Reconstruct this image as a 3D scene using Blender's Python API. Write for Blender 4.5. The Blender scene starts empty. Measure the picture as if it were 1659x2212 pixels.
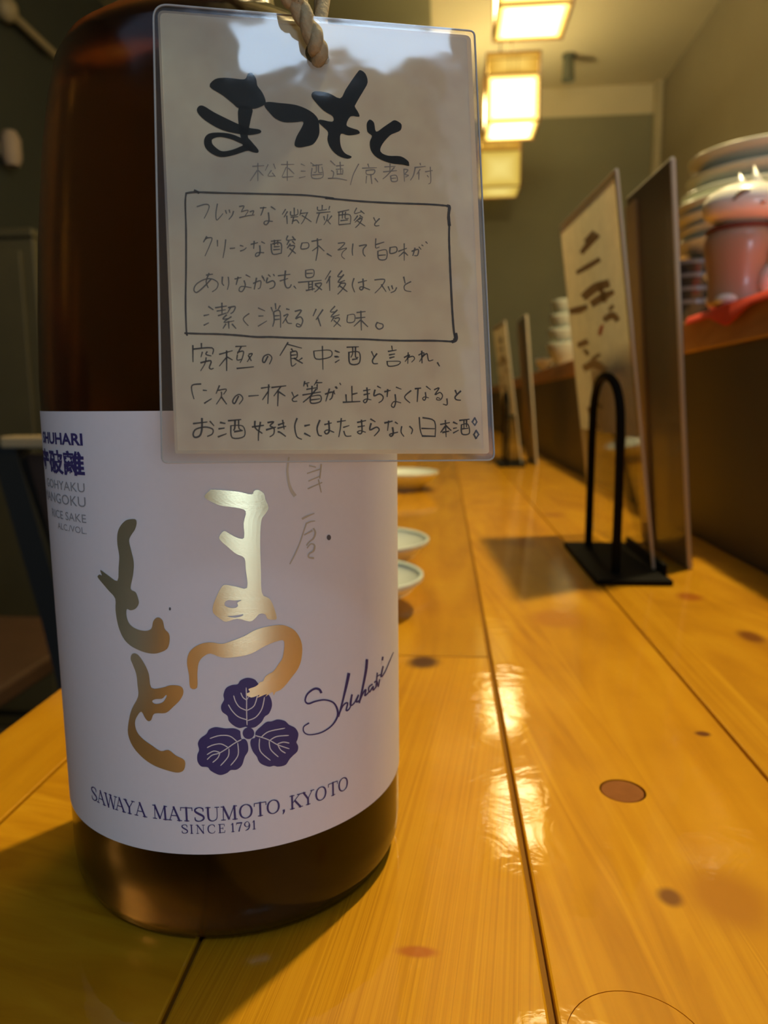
import bpy, bmesh, math, random
import numpy as np
from mathutils import Vector, Matrix
from mathutils.geometry import tessellate_polygon
random.seed(4)
C = bpy.context.scene.collection
# ------------------------------------------------------------------ camera
W, H, FPX = 1659, 2212, 1577.0
YAW, PITCH, ROLL, CAMZ = .08378, .14852, -.00902, .10747
def cam_axes():
    cy, sy = math.cos(YAW), math.sin(YAW)
    f = np.array([-sy*math.cos(PITCH), cy*math.cos(PITCH), -math.sin(PITCH)])
    r = np.array([cy, sy, 0.]); u = np.cross(r, f)
    c, s = math.cos(ROLL), math.sin(ROLL)
    return r*c+u*s, u*c-r*s, f
RX, UX, FX = cam_axes()
CAM = np.array([0, 0, CAMZ])
cam = bpy.data.cameras.new('camera'); cam_o = bpy.data.objects.new('camera', cam); C.objects.link(cam_o)
cam.sensor_fit = 'VERTICAL'; cam.sensor_height = 36.0; cam.sensor_width = 27.0
cam.lens = FPX/H*36.0
cam.clip_start = .01; cam.clip_end = 50
m = Matrix.Identity(4)
for i in range(3):
    m[i][0], m[i][1], m[i][2], m[i][3] = RX[i], UX[i], -FX[i], CAM[i]
cam_o.matrix_world = m
cam.dof.use_dof = True; cam.dof.focus_distance = .129; cam.dof.aperture_fstop = 21.0
sc = bpy.context.scene
sc.camera = cam_o
sc.view_settings.view_transform = 'Standard'; sc.view_settings.look = 'None'
sc.view_settings.exposure = 0.0; sc.view_settings.gamma = 1.0; sc.view_settings.use_curve_mapping = False
sc.cycles.use_denoising = True
sc.cycles.max_bounces = 10; sc.cycles.transparent_max_bounces = 16; sc.cycles.sample_clamp_indirect = 6.0
sc.cycles.caustics_refractive = False; sc.cycles.caustics_reflective = False
# ------------------------------------------------------------------ light
wd = bpy.data.worlds.new('world'); sc.world = wd; wd.use_nodes = True
wd.node_tree.nodes['Background'].inputs[0].default_value = (.56, .70, 1.0, 1)
wd.node_tree.nodes['Background'].inputs[1].default_value = .6
def area(name, loc, target, sx, sy, power, col):
    l = bpy.data.lights.new(name, 'AREA'); l.shape = 'RECTANGLE'; l.size = sx; l.size_y = sy
    l.energy = power; l.color = col
    o = bpy.data.objects.new(name, l); C.objects.link(o); o.location = loc
    d = Vector(target)-Vector(loc); o.rotation_euler = d.to_track_quat('-Z', 'Y').to_euler()
    return o
# added cool area lamp behind the camera, unseen, mirrored in the tag's top
area('cool_high_fill', (.56, -1.25, 1.80), (-.02, .12, .12), .60, .15, 2.8, (.55, .75, 1.0))
# added low fill lamp, unseen, brightens the label but hardly the table
area('cool_low_fill', (.60, -1.3, .17), (-.03, .13, .08), .4, .34, 6.0, (.60, .78, 1.0))
LAMP_CORE, NEAR_CORE, TOP_CORE = 19.0, 14.0, 95.0
# ------------------------------------------------------------------ pixel -> world
def ray(px, py): return FX+RX*(px-W/2)/FPX-UX*(py-H/2)/FPX
def at_z(px, py, z=0.): d = ray(px, py); return CAM+d*((z-CAMZ)/d[2])
def at_y(px, py, y): d = ray(px, py); return CAM+d*(y/d[1])
# ------------------------------------------------------------------ helpers
def tag(o, label=None, cat=None, group=None, kind=None):
    if label: o['label'] = label
    if cat: o['category'] = cat
    if group: o['group'] = group
    if kind: o['kind'] = kind
    return o
def empty(name, loc, label, cat, group=None):
    o = bpy.data.objects.new(name, None); C.objects.link(o); o.location = loc
    o.empty_display_size = .02
    return tag(o, label, cat, group)
def link(name, bm, mat, parent=None, smooth=False, loc=None):
    me = bpy.data.meshes.new(name); bm.normal_update(); bm.to_mesh(me); bm.free()
    if mat: me.materials.append(mat)
    if smooth:
        for p in me.polygons: p.use_smooth = True
    o = bpy.data.objects.new(name, me); C.objects.link(o)
    if parent:
        o.parent = parent; o.matrix_parent_inverse = Matrix.Translation(-Vector(parent.location)) if False else Matrix.Identity(4)
    if loc is not None: o.location = loc
    return o
def bx(bm, x0, x1, y0, y1, z0, z1, bev=0.):
    vs = [bm.verts.new((x, y, z)) for x in (x0, x1) for y in (y0, y1) for z in (z0, z1)]
    fs = [(0, 1, 3, 2), (4, 6, 7, 5), (0, 4, 5, 1), (2, 3, 7, 6), (0, 2, 6, 4), (1, 5, 7, 3)]
    F = [bm.faces.new([vs[i] for i in f]) for f in fs]
    if bev > 0:
        es = list({e for f in F for e in f.edges})
        bmesh.ops.bevel(bm, geom=es, offset=bev, segments=2, profile=.5, affect='EDGES')
    return bm
def box(x0, x1, y0, y1, z0, z1, bev=0.): return bx(bmesh.new(), x0, x1, y0, y1, z0, z1, bev)
def lathe(bm, prof, n=48, cx=0, cy=0, closed=False):
    rings = []
    for r, z in prof:
        if r < 1e-7: rings.append([bm.verts.new((cx, cy, z))])
        else: rings.append([bm.verts.new((cx+r*math.cos(2*math.pi*i/n), cy+r*math.sin(2*math.pi*i/n), z)) for i in range(n)])
    for a, b in zip(rings, rings[1:]):
        for i in range(n):
            j = (i+1) % n
            if len(a) == 1 and len(b) == 1: continue
            if len(a) == 1: bm.faces.new((a[0], b[j], b[i]))
            elif len(b) == 1: bm.faces.new((a[i], a[j], b[0]))
            else: bm.faces.new((a[i], a[j], b[j], b[i]))
    bmesh.ops.recalc_face_normals(bm, faces=bm.faces)
    return bm
def tube(bm, pts, rad, n=10, cap=True):
    pts = [Vector(p) for p in pts]
    rad = rad if isinstance(rad, (list, tuple)) else [rad]*len(pts)
    t0 = (pts[1]-pts[0]).normalized()
    ref = Vector((0, 0, 1)) if abs(t0.z) < .9 else Vector((1, 0, 0))
    nrm = t0.cross(ref).normalized(); rings = []
    for i, p in enumerate(pts):
        t = (pts[min(i+1, len(pts)-1)]-pts[max(i-1, 0)]).normalized()
        nrm = (nrm-t*nrm.dot(t)).normalized(); b = t.cross(nrm)
        rings.append([bm.verts.new(p+(nrm*math.cos(2*math.pi*k/n)+b*math.sin(2*math.pi*k/n))*rad[i]) for k in range(n)])
    for a, b in zip(rings, rings[1:]):
        for k in range(n): bm.faces.new((a[k], a[(k+1) % n], b[(k+1) % n], b[k]))
    if cap: bm.faces.new(rings[0][::-1]); bm.faces.new(rings[-1])
    return bm
def catmull(pts, sub=5):
    if len(pts) < 3: return [tuple(p) for p in pts]
    P = [np.array(p, float) for p in pts]; out = []
    closed = np.allclose(P[0], P[-1])
    for i in range(len(P)-1):
        p0 = P[i-1] if i > 0 else (P[-2] if closed else P[0]); p3 = P[i+2] if i+2 < len(P) else (P[1] if closed else P[-1])
        for k in range(sub):
            t = k/sub
            out.append(.5*((2*P[i])+(-p0+P[i+1])*t+(2*p0-5*P[i]+4*P[i+1]-p3)*t*t+(-p0+3*P[i]-3*P[i+1]+p3)*t**3))
    out.append(P[-1]); return [tuple(p) for p in out]
def ribbon(bm, pts, w, mapf, taper=False):
    """flat ribbon along 2-D points; mapf turns a 2-D point into a 3-D one"""
    P = [np.array(p[:2], float) for p in pts]
    ws = [p[2] for p in pts] if len(pts[0]) > 2 else [w]*len(P)
    keep = [0]
    for i in range(1, len(P)):
        if np.linalg.norm(P[i]-P[keep[-1]]) > 1e-9: keep.append(i)
    P = [P[i] for i in keep]; ws = [ws[i] for i in keep]
    if len(P) < 2: return
    L = []; R = []
    for i, p in enumerate(P):
        t = P[min(i+1, len(P)-1)]-P[max(i-1, 0)]; t = t/(np.linalg.norm(t)+1e-12)
        nn = np.array([-t[1], t[0]]); h = ws[i]/2
        if taper and i in (0, len(P)-1): h *= .55
        if i == 0: p = p-t*h*.5
        if i == len(P)-1: p = p+t*h*.5
        L.append(bm.verts.new(mapf(p+nn*h))); R.append(bm.verts.new(mapf(p-nn*h)))
    for i in range(len(P)-1): bm.faces.new((L[i], R[i], R[i+1], L[i+1]))
def poly(bm, outer, holes, mapf, maxlen=None):
    loops = [[Vector((p[0], p[1], 0)) for p in outer]]+[[Vector((p[0], p[1], 0)) for p in h] for h in holes]
    flat = [p for l in loops for p in l]
    tris = tessellate_polygon(loops)
    b2 = bmesh.new(); vs = [b2.verts.new(p) for p in flat]
    for t in tris:
        try: b2.faces.new([vs[i] for i in t])
        except ValueError: pass
    if maxlen:
        for _ in range(7):
            es = [e for e in b2.edges if e.calc_length() > maxlen]
            if not es: break
            bmesh.ops.subdivide_edges(b2, edges=es, cuts=1, use_grid_fill=False)
            bmesh.ops.triangulate(b2, faces=[f for f in b2.faces if len(f.verts) > 3])
    b2.verts.ensure_lookup_table(); vm = {v: bm.verts.new(mapf((v.co.x, v.co.y))) for v in b2.verts}
    for f in b2.faces: bm.faces.new([vm[v] for v in f.verts])
    b2.free()
def S(text):
    """'x,y x,y; x,y ...' -> list of strokes"""
    return [[tuple(float(c) for c in q.split(',')) for q in s.split()] for s in text.split(';') if s.strip()]
# ------------------------------------------------------------------ materials
def mat(name):
    mm = bpy.data.materials.new(name); mm.use_nodes = True
    nt = mm.node_tree
    return mm, nt, nt.nodes['Principled BSDF'], nt.nodes['Material Output']
def pbr(name, col, rough=.5, metal=0., noise=0., nscale=40., coat=0., spec=.5, bump=0.):
    mm, nt, b, o = mat(name)
    b.inputs['Base Color'].default_value = (*col, 1); b.inputs['Roughness'].default_value = rough
    b.inputs['Metallic'].default_value = metal; b.inputs['Coat Weight'].default_value = coat
    b.inputs['Coat Roughness'].default_value = .08; b.inputs['Specular IOR Level'].default_value = spec
    if noise or bump:
        tc = nt.nodes.new('ShaderNodeTexCoord'); n = nt.nodes.new('ShaderNodeTexNoise')
        n.inputs['Scale'].default_value = nscale; n.inputs['Detail'].default_value = 4
        nt.links.new(tc.outputs['Object'], n.inputs['Vector'])
        if noise:
            mx = nt.nodes.new('ShaderNodeMix'); mx.data_type = 'RGBA'
            mx.inputs[6].default_value = (*[c*(1-noise) for c in col], 1); mx.inputs[7].default_value = (*[min(1, c*(1+noise)) for c in col], 1)
            nt.links.new(n.outputs['Fac'], mx.inputs[0]); nt.links.new(mx.outputs[2], b.inputs['Base Color'])
        if bump:
            bp = nt.nodes.new('ShaderNodeBump'); bp.inputs['Strength'].default_value = bump; bp.inputs['Distance'].default_value = .001
            nt.links.new(n.outputs['Fac'], bp.inputs['Height']); nt.links.new(bp.outputs[0], b.inputs['Normal'])
    return mm
def N(nt, t, **kw):
    n = nt.nodes.new(t)
    for k, v in kw.items(): setattr(n, k, v)
    return n
def math_n(nt, op, a, b=None, c=None):
    n = N(nt, 'ShaderNodeMath', operation=op)
    for i, v in enumerate((a, b, c)):
        if v is None: continue
        if isinstance(v, (int, float)): n.inputs[i].default_value = v
        else: nt.links.new(v, n.inputs[i])
    return n.outputs[0]
def mixc(nt, fac, a, b):
    n = N(nt, 'ShaderNodeMix', data_type='RGBA')
    for i, v in ((0, fac), (6, a), (7, b)):
        if isinstance(v, (int, float)): n.inputs[i].default_value = v
        elif isinstance(v, tuple): n.inputs[i].default_value = (*v, 1)
        else: nt.links.new(v, n.inputs[i])
    return n.outputs[2]
def wood(name, dark, mid, light, knots=(), coat=1., rough=.38, croug=.1, wear=1.0):
    mm, nt, b, o = mat(name); L = nt.links
    tc = N(nt, 'ShaderNodeTexCoord'); at = N(nt, 'ShaderNodeAttribute', attribute_name='tone')
    mp = N(nt, 'ShaderNodeMapping'); mp.inputs['Scale'].default_value = (1, .16, 1)
    off = N(nt, 'ShaderNodeVectorMath', operation='ADD'); sc_ = N(nt, 'ShaderNodeVectorMath', operation='SCALE')
    L.new(at.outputs['Color'], sc_.inputs[0]); sc_.inputs['Scale'].default_value = 3.0
    L.new(tc.outputs['Object'], off.inputs[0]); L.new(sc_.outputs[0], off.inputs[1]); L.new(off.outputs[0], mp.inputs['Vector'])
    n1 = N(nt, 'ShaderNodeTexNoise'); n1.inputs['Scale'].default_value = 30; n1.inputs['Detail'].default_value = 4; n1.inputs['Distortion'].default_value = 1.6
    n2 = N(nt, 'ShaderNodeTexNoise'); n2.inputs['Scale'].default_value = 190; n2.inputs['Detail'].default_value = 3
    n3 = N(nt, 'ShaderNodeTexNoise'); n3.inputs['Scale'].default_value = 22; n3.inputs['Detail'].default_value = 3
    L.new(mp.outputs[0], n1.inputs['Vector']); L.new(mp.outputs[0], n2.inputs['Vector']); L.new(tc.outputs['Object'], n3.inputs['Vector'])
    wv = N(nt, 'ShaderNodeTexWave', wave_type='BANDS', bands_direction='X'); wv.inputs['Scale'].default_value = 26; wv.inputs['Distortion'].default_value = 7; wv.inputs['Detail'].default_value = 3; wv.inputs['Detail Scale'].default_value = 1.2
    L.new(mp.outputs[0], wv.inputs['Vector'])
    f = math_n(nt, 'MULTIPLY_ADD', n1.outputs['Fac'], .8, .1)
    f = math_n(nt, 'MULTIPLY_ADD', n2.outputs['Fac'], .025, math_n(nt, 'MULTIPLY_ADD', n3.outputs['Fac'], .34, math_n(nt, 'ADD', f, -.1825)))
    f = math_n(nt, 'MULTIPLY_ADD', wv.outputs['Fac'], .02, math_n(nt, 'ADD', f, -.01))
    rp = N(nt, 'ShaderNodeValToRGB'); L.new(f, rp.inputs[0])
    e = rp.color_ramp.elements; e[0].position = .3; e[0].color = (*dark, 1); e[1].position = .72; e[1].color = (*light, 1)
    k = rp.color_ramp.elements.new(.5); k.color = (*mid, 1)
    col = rp.outputs[0]
    tone = N(nt, 'ShaderNodeSeparateColor'); L.new(at.outputs['Color'], tone.inputs[0])
    hs = N(nt, 'ShaderNodeHueSaturation'); L.new(col, hs.inputs['Color']); L.new(math_n(nt, 'MULTIPLY_ADD', tone.outputs[0], .24, .88), hs.inputs['Value'])
    col = hs.outputs[0]
    for kx, ky, rx, ry, kc in knots:
        vm = N(nt, 'ShaderNodeVectorMath', operation='MULTIPLY_ADD'); vm.inputs[1].default_value = (1/rx, 1/ry, 0); vm.inputs[2].default_value = (-kx/rx, -ky/ry, 0)
        L.new(tc.outputs['Object'], vm.inputs[0]); ln = N(nt, 'ShaderNodeVectorMath', operation='LENGTH'); L.new(vm.outputs[0], ln.inputs[0])
        dd = math_n(nt, 'MULTIPLY_ADD', n3.outputs['Fac'], .9, ln.outputs['Value'])
        mr = N(nt, 'ShaderNodeMapRange', interpolation_type='SMOOTHSTEP'); mr.inputs[1].default_value = .95; mr.inputs[2].default_value = 1.75; mr.inputs[3].default_value = 1; mr.inputs[4].default_value = 0
        L.new(dd, mr.inputs[0]); col = mixc(nt, mr.outputs[0], col, kc)
    L.new(col, b.inputs['Base Color'])
    b.inputs['Roughness'].default_value = rough; b.inputs['Coat Weight'].default_value = coat; b.inputs['Coat Roughness'].default_value = croug; b.inputs['Specular IOR Level'].default_value = .08
    # lacquer: long gentle waves, wrinkles and a few specks
    w1 = N(nt, 'ShaderNodeTexNoise'); w1.inputs['Scale'].default_value = 48; w1.inputs['Detail'].default_value = 3; w1.inputs['Distortion'].default_value = 1.5
    w2 = N(nt, 'ShaderNodeTexNoise'); w2.inputs['Scale'].default_value = 420; w2.inputs['Detail'].default_value = 2; w2.inputs['Distortion'].default_value = 2.0
    L.new(tc.outputs['Object'], w1.inputs['Vector']); L.new(tc.outputs['Object'], w2.inputs['Vector'])
    vo = N(nt, 'ShaderNodeTexVoronoi'); vo.inputs['Scale'].default_value = 130; L.new(tc.outputs['Object'], vo.inputs['Vector'])
    sp = N(nt, 'ShaderNodeMapRange'); sp.inputs[1].default_value = .03; sp.inputs[2].default_value = .10; sp.inputs[3].default_value = 1; sp.inputs[4].default_value = 0
    L.new(vo.outputs['Distance'], sp.inputs[0])
    hgt = math_n(nt, 'MULTIPLY_ADD', w2.outputs['Fac'], .05, w1.outputs['Fac'])
    hgt = math_n(nt, 'MULTIPLY_ADD', sp.outputs[0], .05, hgt)
    bp = N(nt, 'ShaderNodeBump'); bp.inputs['Strength'].default_value = .07*wear; bp.inputs['Distance'].default_value = .002
    L.new(hgt, bp.inputs['Height']); L.new(bp.outputs[0], b.inputs['Coat Normal'])
    b2 = N(nt, 'ShaderNodeBump'); b2.inputs['Strength'].default_value = .015; b2.inputs['Distance'].default_value = .001
    L.new(n2.outputs['Fac'], b2.inputs['Height']); L.new(b2.outputs[0], b.inputs['Normal'])
    return mm
def glossy_film(name, tint, haze, hcol, rough=.06, wave=0.):
    """clear plastic: see-through, a Fresnel gloss and a little milky haze that passes light on"""
    mm, nt, b, o = mat(name); L = nt.links; nt.nodes.remove(b)
    tr = N(nt, 'ShaderNodeBsdfTransparent'); tr.inputs[0].default_value = (*tint, 1)
    df = N(nt, 'ShaderNodeBsdfDiffuse'); df.inputs[0].default_value = (*hcol, 1)
    tl = N(nt, 'ShaderNodeBsdfTranslucent'); tl.inputs[0].default_value = (*hcol, 1)
    m1 = N(nt, 'ShaderNodeMixShader'); m1.inputs[0].default_value = .5; L.new(df.outputs[0], m1.inputs[1]); L.new(tl.outputs[0], m1.inputs[2])
    m2 = N(nt, 'ShaderNodeMixShader'); m2.inputs[0].default_value = haze; L.new(tr.outputs[0], m2.inputs[1]); L.new(m1.outputs[0], m2.inputs[2])
    gl = N(nt, 'ShaderNodeBsdfGlossy'); gl.inputs['Roughness'].default_value = rough
    lw = N(nt, 'ShaderNodeLayerWeight'); lw.inputs[0].default_value = .5; fac = math_n(nt, 'MULTIPLY_ADD', math_n(nt, 'POWER', lw.outputs['Facing'], 5.0), .94, .04)
    if wave:
        tc = N(nt, 'ShaderNodeTexCoord'); n = N(nt, 'ShaderNodeTexNoise'); n.inputs['Scale'].default_value = 55; n.inputs['Detail'].default_value = 2.5
        L.new(tc.outputs['Object'], n.inputs['Vector']); bp = N(nt, 'ShaderNodeBump'); bp.inputs['Strength'].default_value = wave; bp.inputs['Distance'].default_value = .004
        L.new(n.outputs['Fac'], bp.inputs['Height']); L.new(bp.outputs[0], gl.inputs['Normal']); L.new(bp.outputs[0], lw.inputs['Normal'])
    m3 = N(nt, 'ShaderNodeMixShader'); L.new(fac, m3.inputs[0]); L.new(m2.outputs[0], m3.inputs[1]); L.new(gl.outputs[0], m3.inputs[2])
    L.new(m3.outputs[0], o.inputs[0]); return mm
def paper(name, col, trans, mott=.06):
    mm, nt, b, o = mat(name); L = nt.links; nt.nodes.remove(b)
    tc = N(nt, 'ShaderNodeTexCoord'); n = N(nt, 'ShaderNodeTexNoise'); n.inputs['Scale'].default_value = 230; n.inputs['Detail'].default_value = 5
    L.new(tc.outputs['Object'], n.inputs['Vector'])
    n2 = N(nt, 'ShaderNodeTexNoise'); n2.inputs['Scale'].default_value = 95; n2.inputs['Detail'].default_value = 3; L.new(tc.outputs['Object'], n2.inputs['Vector'])
    f = math_n(nt, 'MULTIPLY_ADD', n2.outputs['Fac'], .7, math_n(nt, 'MULTIPLY', n.outputs['Fac'], .3))
    mr = N(nt, 'ShaderNodeMapRange'); mr.inputs[1].default_value = .3; mr.inputs[2].default_value = .7; L.new(f, mr.inputs[0])
    c = mixc(nt, mr.outputs[0], tuple(x*(1-mott) for x in col), tuple(min(1, x*(1+mott)) for x in col))
    ct = mixc(nt, mr.outputs[0], tuple(x*(1-3.5*mott) for x in col), tuple(min(1, x*(1+3.5*mott)) for x in col))
    df = N(nt, 'ShaderNodeBsdfDiffuse'); tl = N(nt, 'ShaderNodeBsdfTranslucent'); L.new(c, df.inputs[0]); L.new(ct, tl.inputs[0])
    mx = N(nt, 'ShaderNodeMixShader'); mx.inputs[0].default_value = trans; L.new(df.outputs[0], mx.inputs[1]); L.new(tl.outputs[0], mx.inputs[2])
    L.new(mx.outputs[0], o.inputs[0]); return mm
def lamp_paper(name, core, edge, ccol=(1., .86, .50), ecol=(1., .62, .10)):
    """lit paper pane: brightest in front of the bulb, fading to the frame (object coordinates -1..1 across the pane)"""
    mm, nt, b, o = mat(name); L = nt.links; nt.nodes.remove(b)
    uv = N(nt, 'ShaderNodeUVMap'); sep = N(nt, 'ShaderNodeSeparateXYZ'); L.new(uv.outputs[0], sep.inputs[0])
    ax = math_n(nt, 'ABSOLUTE', math_n(nt, 'MULTIPLY_ADD', sep.outputs[0], 2, -1)); ay = math_n(nt, 'ABSOLUTE', math_n(nt, 'MULTIPLY_ADD', sep.outputs[1], 2, -1))
    d = math_n(nt, 'MAXIMUM', math_n(nt, 'POWER', ax, 2.0), math_n(nt, 'POWER', ay, 2.0))
    fall = math_n(nt, 'POWER', math_n(nt, 'SUBTRACT', 1.0, d), 1.3)
    em = N(nt, 'ShaderNodeEmission'); L.new(mixc(nt, fall, ecol, ccol), em.inputs[0])
    L.new(math_n(nt, 'MULTIPLY_ADD', fall, core, edge), em.inputs[1]); L.new(em.outputs[0], o.inputs[0]); return mm
# fix parenting: parts are built in world coordinates under an Empty at the thing's base
def link(name, bm, mat, parent=None, smooth=False, mats=None):
    me = bpy.data.meshes.new(name); bm.normal_update(); bm.to_mesh(me); bm.free()
    if mat: me.materials.append(mat)
    if smooth:
        for p in me.polygons: p.use_smooth = True
        try: me.set_sharp_from_angle(angle=math.radians(40))
        except Exception: pass
    o = bpy.data.objects.new(name, me); C.objects.link(o)
    if parent:
        o.parent = parent
        if parent.type == 'EMPTY': o.matrix_parent_inverse = Matrix.Translation(-parent.location)
    return o
def copy_tree(o, delta=None, parent=None):
    c = o.copy(); C.objects.link(c)
    if parent: c.parent = parent; c.matrix_parent_inverse = o.matrix_parent_inverse.copy()
    if delta is not None: c.location = Vector(o.location)+Vector(delta)
    for ch in list(o.children): copy_tree(ch, None, c)
    return c
# ------------------------------------------------------------------ setting
FL = -.72
def struct(name, bm, m): return tag(link(name, bm, m), kind='structure')
m_ceil = pbr('ceiling plaster', (.62, .55, .36), .9, noise=.06, nscale=3)
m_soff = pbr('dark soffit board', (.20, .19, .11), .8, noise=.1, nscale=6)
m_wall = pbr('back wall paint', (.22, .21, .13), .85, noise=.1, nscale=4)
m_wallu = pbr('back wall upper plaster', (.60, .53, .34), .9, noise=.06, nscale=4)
m_wallr = pbr('kitchen wall', (.30, .26, .17), .85, noise=.1, nscale=3)
m_walll = pbr('dark left wall', (.022, .026, .020), .8, noise=.15, nscale=4)
m_floor = pbr('dark floor', (.06, .05, .035), .6, noise=.2, nscale=8)
CZ, BY, RXW, LXW = 1.897, 4.6, 1.235, -1.5
struct('floor', box(LXW, RXW, -.4, BY, FL-.05, FL), m_floor)
struct('ceiling', box(-.07, RXW, -.4, BY, CZ, CZ+.05), m_ceil)
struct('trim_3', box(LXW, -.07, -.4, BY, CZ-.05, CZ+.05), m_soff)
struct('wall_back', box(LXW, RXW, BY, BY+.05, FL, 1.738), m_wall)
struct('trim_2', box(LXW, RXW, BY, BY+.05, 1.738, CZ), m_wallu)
struct('wall_right', box(RXW, RXW+.05, -.4, BY+.05, FL, CZ+.05), m_wallr)
struct('wall_left', box(LXW-.05, LXW, -1.45, BY+.05, FL, CZ+.05), m_walll)
struct('trim_1', box(RXW-.05, RXW-.008, BY-.05, BY-.008, FL, CZ), pbr('pale corner post', (.46, .40, .24), .6, noise=.1, nscale=20))
struct('wall_light_block', box(LXW, .93, -1.45, -1.4, FL, CZ+.05), m_walll)  # unseen wall added to keep the world light off the label's left
# ------------------------------------------------------------------ counter
knots = [(-.0086, .2932, .0075, .0085, (.10, .035, .012)), (.135, .405, .007, .009, (.40, .12, .006)), (.140, .335, .006, .010, (.22, .07, .006)),
         (.084, .232, .0025, .002, (.16, .05, .01)), (.0495, .150, .003, .0035, (.22, .08, .01)), (.062, .150, .010, .013, (.48, .19, .008)), (.055, .36, .012, .016, (.52, .2, .012)),
         (.02, .118, .004, .0016, (.42, .12, .01)), (-.005, .13, .004, .0016, (.45, .13, .01)), (.105, .70, .01, .012, (.4, .14, .01)), (.060, .56, .012, .02, (.45, .17, .01))]
WC = ((.44, .18, .003), (.56, .25, .005), (.65, .32, .010))
def plank_wood(a, b): return wood('lacquered honey pine', *WC, [k for k in knots if a < k[0] < b], coat=.8, rough=.5, croug=.05)
m_ledge = wood('pale ledge board', (.40, .20, .07), (.52, .28, .11), (.62, .36, .16), (), coat=.35, rough=.5, croug=.2)
m_gap = pbr('dark groove filler', (.26, .12, .015), .8, spec=.1)
counter = empty('dining_counter', (0, 1.5, FL), 'long honey coloured lacquered plank counter running away under the sake bottle', 'counter')
def plank_mesh(name, x0, x1, pieces, mat, parent, z0=-.035):
    bm = bmesh.new(); col = bm.loops.layers.float_color.new('tone')
    for y0, y1 in pieces:
        bx(bm, x0, x1, y0, y1, z0, 0, .0006)
        t = (random.random(), random.random(), random.random(), 1)
        for f in bm.faces:
            for l in f.loops:
                if l[col][3] == 0 or tuple(l[col]) == (1, 1, 1, 1) or tuple(l[col])[:3] == (0, 0, 0): l[col] = t
    return link(name, bm, mat, parent)
GW = [0, .0004, .0004, .0007, .0005, .0004]
edges = [-.147, -.1155, -.0493, .0194, .0925, .2005]
for i in range(5):
    a, b = edges[i]+(GW[i] if i else 0), edges[i+1]-GW[i+1]
    pcs = [(-.30, 3.5)]
    if i == 2: pcs = [(-.30, .3005), (.3013, 3.5)]
    if i == 1: pcs = [(-.30, .62), (.6215, 3.5)]
    if i == 3: pcs = [(-.30, .74), (.7415, 3.5)]
    m_wood = plank_wood(a, b)
    p = plank_mesh('plank', a, b, pcs, m_wood, counter)
    if i in (3,):
        cut = bmesh.new(); lathe(cut, [(0, -.0022), (.0062, -.0022), (.0064, .01), (0, .01)], 40, .0497, .1944)
        lathe(cut, [(.0119, -.0004), (.0121, -.0004), (.0121, .01), (.0119, .01), (.0119, -.0004)], 48, .0330, .1110)
        co = link('cutter', cut, m_gap)
        md = p.modifiers.new('b', 'BOOLEAN'); md.object = co; md.operation = 'DIFFERENCE'; md.solver = 'EXACT'
        bpy.context.view_layer.update(); dg = bpy.context.evaluated_depsgraph_get()
        me = bpy.data.meshes.new_from_object(p.evaluated_get(dg)); p.modifiers.clear(); p.data = me
        me.materials.clear(); me.materials.append(m_wood)
        bpy.data.objects.remove(co)
for i in range(1, 5):
    link('groove_filler', box(edges[i]-GW[i], edges[i]+GW[i], -.30, 3.5, -.006, -.0016), m_gap, counter)
plug = bmesh.new(); lathe(plug, [(0, -.0003), (.0056, -.0003), (.0058, -.0005), (.0058, -.0021), (0, -.0021)], 40, .0497, .1948)
link('knot_plug', plug, pbr('red brown plug', (.27, .095, .02), .7, noise=.2, nscale=300, spec=.1), counter)
link('underframe', box(-.14, .199, -.28, 3.48, -.06, -.0352), m_gap, counter)
for y in (.2, 3.2): link('leg', box(-.06, .0, y-.04, y+.04, FL, -.06), m_gap, counter)
# raised kitchen partition with its ledge
part = empty('counter_partition', (.25, 1.5, FL), 'dark raised partition with a wooden ledge along the right side of the counter', 'partition')
link('panel', box(.2015, .30, -.3, 3.5, FL, .1455), pbr('dark laminate', (.105, .088, .048), .55, noise=.15, nscale=12), part)
def tonebox(x0, x1, y0, y1, z0, z1, bev):
    bm = box(x0, x1, y0, y1, z0, z1, bev); col = bm.loops.layers.float_color.new('tone')
    for f in bm.faces:
        for l in f.loops: l[col] = (.4, .5, .2, 1)
    return bm
link('ledge', tonebox(.1985, .46, -.3, 3.5, .1458, .172, .002), m_ledge, part)
# ------------------------------------------------------------------ lanterns
m_lframe = pbr('lantern frame wood', (.30, .13, .03), .6, noise=.2, nscale=60)
m_cord = pbr('lamp cord', (.12, .10, .06), .7)
m_pl = lamp_paper('lit lower pane', LAMP_CORE, .9); m_pu = lamp_paper('lit upper pane', .35, .72, (1., .66, .14), (1., .50, .05))
m_pln = lamp_paper('brightly lit lower pane', NEAR_CORE, .9)
m_pt = lamp_paper('ceiling glow sheet', TOP_CORE, 2)  # glowing sheet added on the lantern tops to brighten the ceiling
m_pl2 = lamp_paper('dim lower pane', .25, .68, (1., .78, .22), (1., .66, .10)); m_pu2 = lamp_paper('dim upper pane', .12, .55, (1., .55, .08), (1., .48, .05))
m_slat = pbr('pane slats', (.45, .22, .05), .6)
def pane(bm, c, ux, uy, hw, hh):
    uvl = bm.loops.layers.uv.verify(); c, ux, uy = Vector(c), Vector(ux), Vector(uy)
    vs = [bm.verts.new(c+ux*hw*a+uy*hh*b) for a, b in ((-1, -1), (1, -1), (1, 1), (-1, 1))]
    f = bm.faces.new(vs)
    for l, uv in zip(f.loops, ((0, 0), (1, 0), (1, 1), (0, 1))): l[uvl].uv = uv
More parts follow.
